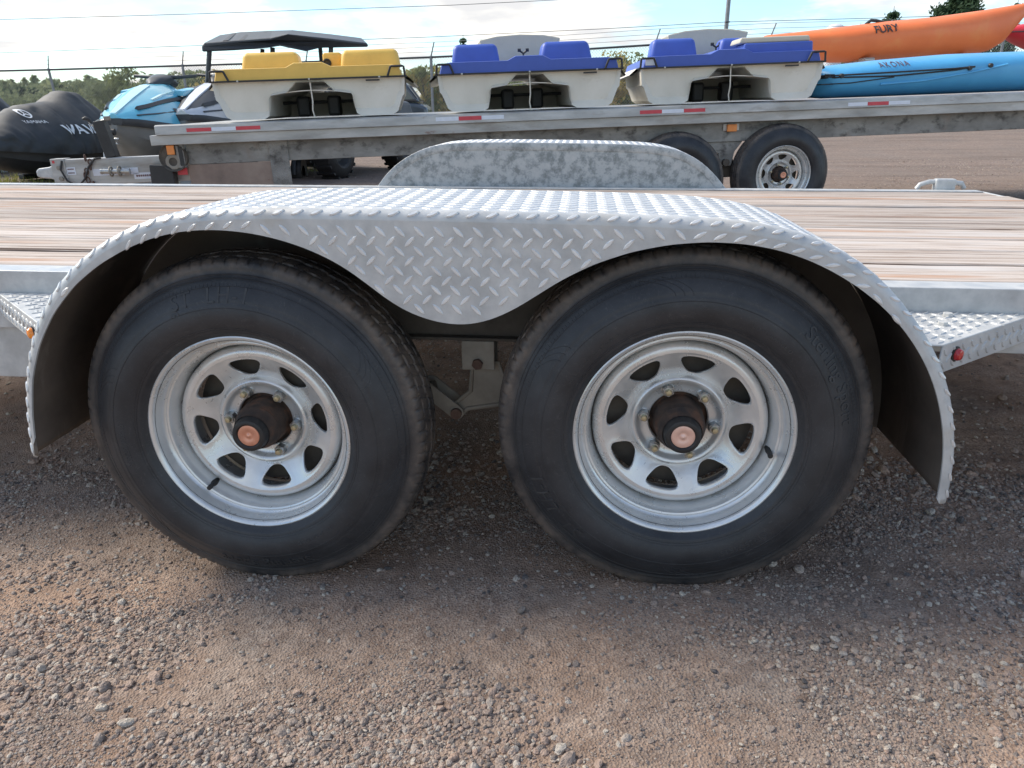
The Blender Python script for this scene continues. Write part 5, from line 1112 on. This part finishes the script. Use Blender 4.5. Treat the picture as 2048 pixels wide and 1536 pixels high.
# ------------------------------------------------------------------ side-by-side utility vehicle behind the yellow boat
def utility_vehicle():
    P = at(706, 352, 10.2); 
    M = Matrix.Translation((P.x-.75, P.y+.9, gat(P.x, P.y))) @ Matrix.Rotation(R(-14), 4, 'Z')
    t = empty('utility_vehicle', M=M); tag(t, 'utility vehicle with a black moulded roof behind the yellow pedal boat', 'vehicle')
    MB().prism([(-1.0, .35), (1.0, .35), (1.1, .6), (1.0, .95), (.5, 1.0), (.2, .75), (-.4, .75), (-.5, 1.0), (-1.0, .95)], -1.0, 1.0, 'y').build('body', CHAR, parent=t, bevel=.05)
    MB().box(-.7, .7, -.95, -.90, .30, .55).build('skid_plate', RUSTP, parent=t, bevel=.02)
    for x in (-.78, .78):
        for y in (-.85, .95):
            w = empty('wheel', (x, y, .33), t)
            MB().lathe([(.17, -.13), (.20, -.15), (.29, -.14), (.33, -.10), (.335, 0), (.33, .10), (.29, .14), (.20, .15), (.17, .13)], 36).build('tyre', BLACKRUB, parent=w, smooth=True, M=Matrix.Rotation(R(90), 4, 'Z'))
            MB().lathe([(.02, .06), (.12, .05), (.15, .10), (.175, .14), (.18, .13), (.18, -.13), (.12, -.06), (.02, -.06)], 30).build('rim', CHAR, parent=w, smooth=True, M=Matrix.Rotation(R(90), 4, 'Z'))
            for k in range(18):
                a = 2*math.pi*k/18; MB().box(-.13, .13, -.02, .02, .325, .347).build('tread_block', BLACKRUB, parent=w, M=Matrix.Rotation(a, 4, 'X'))
    return t, M
uv_, UM = utility_vehicle()
# roof measured from its outline, moulded in facets
def roof_pt(u, v, D): return UM.inverted() @ at(u, v, D)
D0, D1 = 9.6, 11.2
front = [(403, 92, D0), (404, 104, D0), (470, 101, D0), (535, 96, D0), (560, 92, D0+.05), (612, 103, D0+.1), (640, 96, D0+.2), (737, 94, D0+.3), (735, 86, D0+.3), (668, 78, D0+.2), (575, 68, D0), (540, 76, D0), (470, 81, D0), (408, 86, D0)]
back = [(430, 76, D1), (432, 84, D1), (480, 84, D1), (535, 84, D1), (560, 82, D1), (612, 88, D1), (640, 86, D1), (728, 86, D1), (724, 76, D1), (660, 68, D1), (585, 60, D1), (545, 61, D1), (480, 64, D1), (440, 70, D1)]
MB().loft([[roof_pt(*q) for q in front], [roof_pt(*q) for q in back]]).build('roof', CHAR, parent=uv_, bevel=.02)
for k in range(3):
    u0 = 445+k*32; MB().loft([[roof_pt(u0, 84.5-k*1.2, D0+.02), roof_pt(u0+12, 83.5-k*1.2, D0+.02), roof_pt(u0+12, 80-k*1.2, D0+.02), roof_pt(u0, 81-k*1.2, D0+.02)], [roof_pt(u0+18, 70-k*1.6, D1-.2), roof_pt(u0+28, 69.5-k*1.6, D1-.2), roof_pt(u0+28, 66-k*1.6, D1-.2), roof_pt(u0+18, 66.5-k*1.6, D1-.2)]]).build('roof_rib', BLACKPL, parent=uv_, bevel=.01)
for u, vt, ub, vb, D in ((419, 100, 412, 212, D0+.05), (525, 98, 520, 205, D1-.2), (545, 95, 548, 200, D0+.2), (640, 92, 650, 200, D1-.2), (662, 92, 660, 200, D0+.3)):
    MB().tube([roof_pt(u, vt, D), roof_pt(ub, vb, D)], .028, 8).build('roof_post', CHAR, parent=uv_, smooth=True)

# ------------------------------------------------------------------ dark car further back
def car():
    P = at(868, 222, 17.5)
    M = Matrix.Translation((P.x-.1, P.y, gat(P.x, P.y))) @ Matrix.Rotation(R(8), 4, 'Z')
    c = empty('parked_car', M=M); tag(c, 'dark blue-grey car in the gap between the yellow and blue boats', 'car')
    CARP = mat('dark_car_paint', [(.3, (.05, .065, .08)), (.7, (.08, .10, .12))], scale=3, rough=.2, coat=.6); GL = mat('car_glass', [(.3, (.05, .07, .085)), (.7, (.075, .095, .11))], scale=2, rough=.06, coat=.5)
    rr = [(x, z) for x, z in ((-4.3, .35), (0, .35), (.05, .55), (0, .88), (-.25, .95), (-1.0, .98), (-3.0, .98), (-4.1, .80), (-4.3, .6))]
    MB().prism(rr, -.85, .85).build('body', CARP, parent=c, bevel=.08)
    cab = [[(-3.1, y*.82, .96), (-.15, y*.82, .96), (-.20, y*.80, 1.05), (-.42, y*.68, 1.34), (-.9, y*.66, 1.42), (-1.9, y*.66, 1.42), (-2.4, y*.68, 1.36)] for y in (-1, 1)]
    MB().loft(cab).build('roof', CARP, parent=c, bevel=.05)
    MB().prism([(-.25, 1.0), (-.50, 1.31), (-.9, 1.37), (-1.5, 1.37), (-1.5, 1.0)], -.845, -.80).build('window', GL, parent=c, bevel=.01)
    MB().prism([(-1.55, 1.0), (-1.55, 1.37), (-2.0, 1.37), (-2.9, 1.0)], -.845, -.80).build('window', GL, parent=c, bevel=.01)
    MB().loft([[(-.12, y, 1.0), (-.16, y, 1.0), (-.40, y*.84, 1.33), (-.36, y*.84, 1.33)] for y in (-.72, .72)]).build('rear_window', GL, parent=c)
    for x in (-.75, -3.45):
        for y in (-.80, .80): MB().lathe([(.001, -.08), (.19, -.10), (.22, -.11), (.30, -.10), (.315, -.06), (.315, .06), (.30, .1), (.001, .1)], 28, (x, y, .315)).build('wheel', [BLACKRUB], parent=c, smooth=True)
car()

# ------------------------------------------------------------------ chain-link fence with barbed wire
WIRE = mat('dull_fence_wire', [(.3, (.22, .23, .235)), (.7, (.32, .33, .335))], scale=8, rough=.6, metal=.4)
POSTM = mat('fence_post_pipe', [(.3, (.20, .21, .22)), (.7, (.30, .31, .32))], scale=6, rough=.55, metal=.4)
DARKW = mat('dark_cable', [(.3, (.05, .055, .06)), (.7, (.08, .085, .09))], scale=6, rough=.6)
fpx = [(-330, 149, 27), (97, 139.5, 26.5), (365, 131.5, 26), (612, 124, 25.5), (862, 114.5, 25), (1090, 103.5, 24.5), (1310, 89.5, 24), (1540, 78, 24), (1770, 72, 24), (2010, 68, 24), (2300, 64, 24.5)]
top = [at(*q) for q in fpx]
fence = empty('chain_link_fence', (top[0].x, top[0].y, gat(top[0].x, top[0].y)))
tag(fence, 'chain-link fence with barbed wire on top running behind the yard', 'fence')
FI = Matrix.Translation(-fence.location)
def G_(mb, name, m, **k): return mb.build(name, m, parent=fence, M=FI, **k)
basez = [gat(p.x, p.y) for p in top]
for i, p in enumerate(top):
    lean = Vector((-.10, 0, 0)) if i == 1 else Vector((0, 0, 0))
    G_(MB().tube([(p.x-lean.x*1.2, p.y, basez[i]), (p.x, p.y, p.z+.04)], .040 if i != 4 else .045, 10), 'post', POSTM, smooth=True)
    G_(MB().tube([(p.x, p.y, p.z+.02), (p.x+.12, p.y-.05, p.z+.42)], [.022, .018], 6), 'barb_arm', POSTM)
G_(MB().tube([p+Vector((0, -.01, 0)) for p in top], .030, 8), 'top_rail', DARKW, smooth=True)
for k in (1, 2, 3): G_(MB().tube([p+Vector((.12*k/3, -.05*k/3, .02+.40*k/3)) for p in top], .0055, 4), 'barbed_wire', WIRE)
wb = MB(); pitch = .085
for i in range(len(top)-1):
    a, b = top[i], top[i+1]; Ld = Vector((b.x-a.x, b.y-a.y, 0)); ln = Ld.length; u = Ld.normalized(); hgt = min(a.z-basez[i], b.z-basez[i+1]); n_ = int((ln+hgt)/pitch)
    for s_ in (1, -1):
        for k in range(n_):
            x0 = k*pitch-(hgt if s_ > 0 else 0); x1 = x0+s_*hgt if s_ > 0 else x0-hgt
            za, zb_ = 0.0, hgt
            def clip(xa, za, xb, zb_):
                if xa > xb: xa, za, xb, zb_ = xb, zb_, xa, za
                if xb <= 0 or xa >= ln: return None
                if xa < 0: za += (zb_-za)*(-xa)/(xb-xa); xa = 0
                if xb > ln: zb_ -= (zb_-za)*(xb-ln)/(xb-xa); xb = ln
                return xa, za, xb, zb_
            c = clip(x0 if s_ > 0 else k*pitch, 0, x1 if s_ > 0 else k*pitch-hgt, hgt)
            if not c: continue
            xa, z0, xb, z1 = c
            def pt(x, z): t = x/ln; return Vector((a.x+u.x*x, a.y+u.y*x, (a.z+(b.z-a.z)*t)-hgt+z))
            wb.tube([pt(xa, z0), pt(xb, z1)], .0035, 3, cap=False)
m_ = G_(wb, 'chain_link_mesh', WIRE); m_['kind'] = 'stuff'
# overhead lines and the pole that carries the lower one
def wire(pts, label, r=.012):
    P = [at(*q) for q in pts]; o = MB().tube(P, r, 5).build('overhead_wire', DARKW); tag(o, label, 'wire', 'overhead wires'); return o
wire([(-60, 41, 30), (400, 27.5, 30), (900, 10.5, 30), (1130, -1, 30), (1500, -22, 30)], 'upper overhead wire leaving the picture at the top', .010)
wire([(-60, 108, 30), (400, 91, 30), (862, 74, 30), (1200, 58, 30), (1454, 44, 30)], 'lower overhead wire running to the grey pole from the left', .010)
wire([(1454, 44, 30), (1720, 37, 30), (1960, 30, 30), (2200, 25, 30)], 'lower overhead wire running right from the grey pole', .010)
pp = at(1454, 44, 30)
pole = empty('utility_pole', (pp.x, pp.y, gat(pp.x, pp.y))); tag(pole, 'grey metal pole standing behind the right blue pedal boat', 'pole')
PI_ = Matrix.Translation(-pole.location)
MB().tube([(pp.x, pp.y+.06, pole.location.z), (pp.x, pp.y+.06, pp.z+2.6)], [.085, .07], 14).build('shaft', POSTM, parent=pole, M=PI_, smooth=True)
MB().tube([(pp.x-.05, pp.y-.03, pp.z), (pp.x+.10, pp.y-.03, pp.z)], .022, 8).build('wire_clamp', DARKW, parent=pole, M=PI_)

# ------------------------------------------------------------------ trees and shrubs beyond the fence
def leafmat(name, a, b, c, k=2.2):
    m = mat(name, [(.3, tuple(v*k for v in a)), (.5, tuple(v*k for v in b)), (.7, tuple(v*k for v in c))], scale=.9, detail=4, rough=.7, spec=.2); nt = m.node_tree; b_ = nt.nodes['Principled BSDF']; out = nt.nodes['Material Output']
    tr = N(nt, 'ShaderNodeBsdfTranslucent'); L(nt, b_.inputs['Base Color'].links[0].from_socket, tr.inputs[0]); ms = N(nt, 'ShaderNodeMixShader'); ms.inputs[0].default_value = .4
    L(nt, b_.outputs[0], ms.inputs[1]); L(nt, tr.outputs[0], ms.inputs[2]); L(nt, ms.outputs[0], out.inputs[0]); return m
LEAF = [leafmat('olive_leaves', (.045, .06, .022), (.085, .10, .035), (.14, .14, .05)), leafmat('dark_conifer', (.018, .032, .018), (.03, .05, .026), (.05, .072, .034)), leafmat('autumn_leaves', (.12, .11, .035), (.20, .16, .05), (.27, .20, .07)), leafmat('grey_green_leaves', (.06, .075, .04), (.10, .115, .06), (.15, .16, .085))]
BARK = mat('grey_bark', [(.3, (.09, .075, .06)), (.7, (.15, .13, .11))], scale=8, rough=.9, bump=.5, bscale=30)
def leaf_cloud(rs, pts, size):
    n_ = len(pts); d = rs.normal(size=(n_, 3)); d /= np.linalg.norm(d, axis=1)[:, None]; e = np.cross(d, rs.normal(size=(n_, 3))); e /= np.linalg.norm(e, axis=1)[:, None]; f_ = np.cross(d, e)
    s_ = size*rs.uniform(.55, 1.3, n_)[:, None]
    v = np.stack([pts-e*s_, pts-f_*s_*.45, pts+e*s_, pts+f_*s_*.45], 1).reshape(-1, 3); return v, np.arange(n_*4).reshape(-1, 4)
def broad_tree(x, y, h, w, label, m, seed, n_=1500, cat='tree', name='tree', leaf=.10):
    rs = np.random.default_rng(seed); z0 = gat(x, y)-.03; t = empty(name, (x, y, z0)); tag(t, label, cat, 'trees and shrubs beyond the fence')
    tb = MB().tube([(0, 0, 0), (.03*h*.3, 0, h*.35), (0, .02, h*.75)], [h*.03+.02, h*.022+.012, .01], 7)
    cl = []
    for k in range(rs.integers(11, 17)):
        a = rs.uniform(0, 6.28); hh = rs.uniform(.22, .92); rr_ = w*.5*math.sqrt(max(.08, 1-((hh-.45)/.62)**2))*rs.uniform(.3, .95)
        c = np.array([rr_*math.cos(a), rr_*math.sin(a), h*hh]); cl.append((c, w*rs.uniform(.11, .22)))
        tb.tube([(0, 0, h*hh*.55), tuple(c)], [.018, .006], 4)
    tb.build('trunk', BARK, parent=t)
    P = []
    for c, r_ in cl:
        k = int(n_/len(cl)); q = rs.normal(size=(k, 3)); q /= np.linalg.norm(q, axis=1)[:, None]; q *= (rs.random(k)**.45)[:, None]; P.append(c+q*r_*np.array([1, 1, .85]))
    # sprigs that break the outline
    k = n_//7; a = rs.uniform(0, 6.28, k); hh = rs.uniform(.3, 1.02, k); rr_ = w*.5*np.sqrt(np.clip(1-((hh-.45)/.6)**2, .03, 1))*rs.uniform(.6, 1.08, k); P.append(np.stack([rr_*np.cos(a), rr_*np.sin(a), hh*h], -1))
    v, f_ = leaf_cloud(rs, np.concatenate(P), leaf); me = bpy.data.meshes.new('crown'); me.from_pydata(v.tolist(), [], f_.tolist()); me.materials.append(m); obj('crown', me, t)
    return t
def conifer(x, y, h, w, label, seed, n_=1600, leaf=.11, m=None):
    rs = np.random.default_rng(seed); z0 = gat(x, y)-.03; t = empty('spruce_tree', (x, y, z0)); tag(t, label, 'tree', 'trees and shrubs beyond the fence')
    tb = MB().tube([(0, 0, 0), (0, 0, h*.6), (0, 0, h*1.0)], [h*.022+.01, h*.012+.006, .006], 7); P = []
    lev = max(9, int(h*4.5))
    for k in range(lev):
        hh = .08+.90*k/lev; L_ = w*.5*(1-hh)**.8*rs.uniform(.8, 1.15)+.04
        for q in range(rs.integers(5, 8)):
            a = rs.uniform(0, 6.28); tip = np.array([L_*math.cos(a), L_*math.sin(a), h*hh-.18*L_]); b0 = np.array([0, 0, h*hh]); tb.tube([tuple(b0), tuple(tip)], [.010, .003], 3)
            m2 = max(6, int(n_/lev/6)); s_ = rs.random(m2)**.7; P.append(b0+(tip-b0)*s_[:, None]*1.06+rs.normal(size=(m2, 3))*np.array([.13, .13, .11])*(L_*.8+.25))
    tb.build('trunk', BARK, parent=t); v, f_ = leaf_cloud(rs, np.concatenate(P), leaf); me = bpy.data.meshes.new('crown'); me.from_pydata(v.tolist(), [], f_.tolist()); me.materials.append(m or LEAF[1]); obj('crown', me, t)
    return t
def plant(u, vtop, D, kind, w, label, seed, **k):
    P = at(u, vtop, D); h = max(.6, P.z-gat(P.x, P.y)+.03)
    return conifer(P.x, P.y, h, w, label, seed, **k) if kind == 'c' else broad_tree(P.x, P.y, h, w, label, LEAF[kind], seed, **k)
rs0 = np.random.default_rng(4)
spots = [('round crowned tree standing above the cyan jet ski', 245, 137, 34, 0, 2.6), ('small dark spruce left of the round tree', 190, 153, 40, 'c', 1.0), ('short spruce at the left edge of the picture', 10, 172, 42, 'c', 1.5), ('second spruce from the left edge', 40, 168, 42, 'c', 1.2), ('spruce left of the leaning fence post', 65, 170, 42, 'c', 1.3), ('spruce right of the leaning fence post', 118, 158, 42, 'c', 1.5), ('bushy grey-green shrub behind the lettered cover', 150, 165, 36, 3, 3.0), ('loose shrub between the lettered cover and the round tree', 205, 172, 34, 3, 2.8), ('low shrub at the far left behind the fence', 20, 190, 38, 3, 4.5), ('low shrub behind the leaning fence post', 90, 188, 37, 3, 4.0), ('shrub right of the cyan jet ski handlebars', 385, 145, 36, 3, 2.4), ('yellowing shrub behind the roof post of the utility vehicle', 430, 150, 35, 2, 2.6), ('shrub hidden behind the yellow boat', 560, 160, 36, 0, 3.5), ('shrub behind the seats of the yellow boat', 680, 158, 36, 0, 3.5), ('autumn coloured shrub right of the yellow boat', 812, 142, 33, 2, 2.2), ('olive shrub beside the fence post between the boats', 845, 134, 33, 0, 2.0), ('yellow-green shrub left of the middle blue boat', 885, 136, 33, 2, 2.0), ('thin young tree poking above the middle blue boat', 926, 66, 34, 'c', .8), ('shrub between the two blue boats', 1225, 105, 32, 2, 2.4), ('olive shrub by the fence between the blue boats', 1262, 108, 33, 0, 2.2), ('shrub hidden behind the middle blue boat', 1050, 140, 34, 0, 4.0), ('spruce rising above the orange kayak', 1789, 12, 30, 'c', 1.9), ('broad tall spruce at the top right corner', 1925, -34, 27, 'c', 4.2), ('slender spruce tip by the right edge', 2038, -4, 33, 'c', 1.2), ('small spruce tip left of the broad spruce', 1722, 45, 34, 'c', .9), ('low shrub behind the orange kayak', 1650, 92, 33, 0, 3)]
for i, (lab, u, v, D, kd, w) in enumerate(spots): plant(u, v, D, kd, w, lab, 50+i, **({'n_': 16000, 'leaf': .085} if 'broad tall' in lab else {'n_': 3600, 'leaf': .075} if kd == 'c' else {'n_': 2600, 'leaf': .085}))
# distant wood as one mass
def far_wood():
    rs = np.random.default_rng(77); P = []
    for k in range(760):
        u = rs.uniform(-500, 2500); D = rs.uniform(46, 75); vt = 172-.024*u+rs.normal(0, 8); q = at(u, vt, D); g0 = gat(q.x, q.y); h = max(.8, q.z-g0); w = rs.uniform(.7, 1.8); nn_ = 170
        t = rs.random(nn_); a = rs.uniform(0, 6.28, nn_); con = rs.random() < .45; rr_ = w*((1-t)**.8 if con else np.sqrt(np.clip(1-(t-.45)**2/.33, .02, 1)))*np.sqrt(rs.random(nn_)); P.append(np.stack([q.x+rr_*np.cos(a), q.y+rr_*np.sin(a), g0+t*h], -1))
    v, f_ = leaf_cloud(rs, np.concatenate(P), .27); me = bpy.data.meshes.new('far_wood'); me.from_pydata(v.tolist(), [], f_.tolist()); me.materials.append(LEAF[3]); o = obj('far_wood', me); tag(o, 'far-off low wood beyond the fence', 'wood', kind='stuff')
far_wood()

# ------------------------------------------------------------------ grass and weeds
GRASS = leafmat('yard_grass', (.07, .085, .025), (.13, .14, .04), (.22, .20, .07))
def grass(name, label, n_, fn, hmax, seed):
    rs = np.random.default_rng(seed); x, y = fn(rs, n_); keep = fbm(x*.9, y*.9, 3, seed) > rs.uniform(.25, .62, len(x)); x, y = x[keep], y[keep]; z = gz(x, y)-.01; h = hmax*rs.uniform(.3, 1, len(x)); a = rs.uniform(0, 6.28, len(x)); w = .004+.10*h*.35; lx = rs.normal(0, .35, len(x))*h; ly = rs.normal(0, .35, len(x))*h
    v = np.stack([np.stack([x-w*np.cos(a), y-w*np.sin(a), z], -1), np.stack([x+w*np.cos(a), y+w*np.sin(a), z], -1), np.stack([x+lx, y+ly, z+h], -1)], 1).reshape(-1, 3)
    me = bpy.data.meshes.new(name); me.from_pydata(v.tolist(), [], np.arange(len(v)).reshape(-1, 3).tolist()); me.materials.append(GRASS); o = obj(name, me); tag(o, label, 'grass', kind='stuff')
grass('weeds', 'weeds and grass along the far edge of the gravel', 26000, lambda rs, n_: (rs.uniform(-8, 26, n_), rs.uniform(17.0, 24.5, n_)), .16, 31)
grass('grass_patch', 'short grass beside the trailer coupler on the left', 22000, lambda rs, n_: (rs.uniform(-9, -3.2, n_), rs.uniform(4.6, 10, n_)), .09, 32)

# ------------------------------------------------------------------ things at the right edge
pd = at(1672, 52, 26.0)
dm = empty('white_dome', (pd.x, pd.y, gat(pd.x, pd.y))); tag(dm, 'pale rounded tank top peeking over the orange kayak', 'tank')
DI = Matrix.Translation(-dm.location)
TANK = mat('white_tank', [(.3, (.62, .65, .68)), (.7, (.72, .74, .76))], scale=4, rough=.4)
rt_ = at(1690, 52, 26.0).x-pd.x+.02
prof = [(.001, rt_*.42), (rt_*.5, rt_*.34), (rt_*.85, rt_*.12), (rt_, -rt_*.3), (rt_, -(pd.z-dm.location.z)+.02)]
rings = [[(pd.x+r_*math.cos(a), pd.y+r_*math.sin(a), pd.z-.06+h_) for r_, h_ in prof] for a in (2*math.pi*k/28 for k in range(28))]
MB().loft(rings, cap=False, ringclosed=False, closed=True).build('tank_shell', TANK, parent=dm, M=DI, smooth=True, auto=60)
# red kayak on a timber rack beyond the flatbed, its end sticking out to the left
def red_kayak():
    P = at(1992, 104, 9.2); Rz = Matrix.Rotation(R(14), 4, 'Z'); M = Matrix.Translation(P) @ Rz
    k = empty('kayak', M=M); tag(k, 'red kayak end at the right edge, behind the orange bow', 'kayak', 'kayaks')
    st = []
    for x in np.linspace(0, 3.0, 30):
        t = x/3.0; e = min(1, t*5+.06)*min(1, (1-t)*3+.03); st.append((x, 0, .31*e**.7, .20+.13*e**.5, .24*(1-e**.6), 0))
    hull(st).build('hull', REDK, parent=k, smooth=True, auto=50)
    MB().tube([(x, -.31*min(1, x/3.0*5+.06)**.7-.003, .20) for x in np.linspace(.05, 1.5, 16)], .006, 5).build('seam', CHAR, parent=k)
    r = empty('kayak_rack', M=Matrix.Translation((P.x, P.y, gat(P.x, P.y))) @ Rz); tag(r, 'timber rack carrying the red kayak at the right edge', 'rack')
    h = P.z-gat(P.x, P.y)
    for y in (-.30, .30): MB().box(.12, 3.0, y-.03, y+.03, h-.10, h-.012).build('rack_rail', WOOD, parent=r, bevel=.005)
    for x in (1.15, 2.7):
        MB().box(x-.05, x+.05, -.42, .42, h-.19, h-.101).build('cross_bar', WOOD, parent=r, bevel=.005)
        for y in (-.36, .36): MB().box(x-.045, x+.045, y-.045, y+.045, 0, h-.191).build('rack_leg', WOOD, parent=r, bevel=.005)
red_kayak()
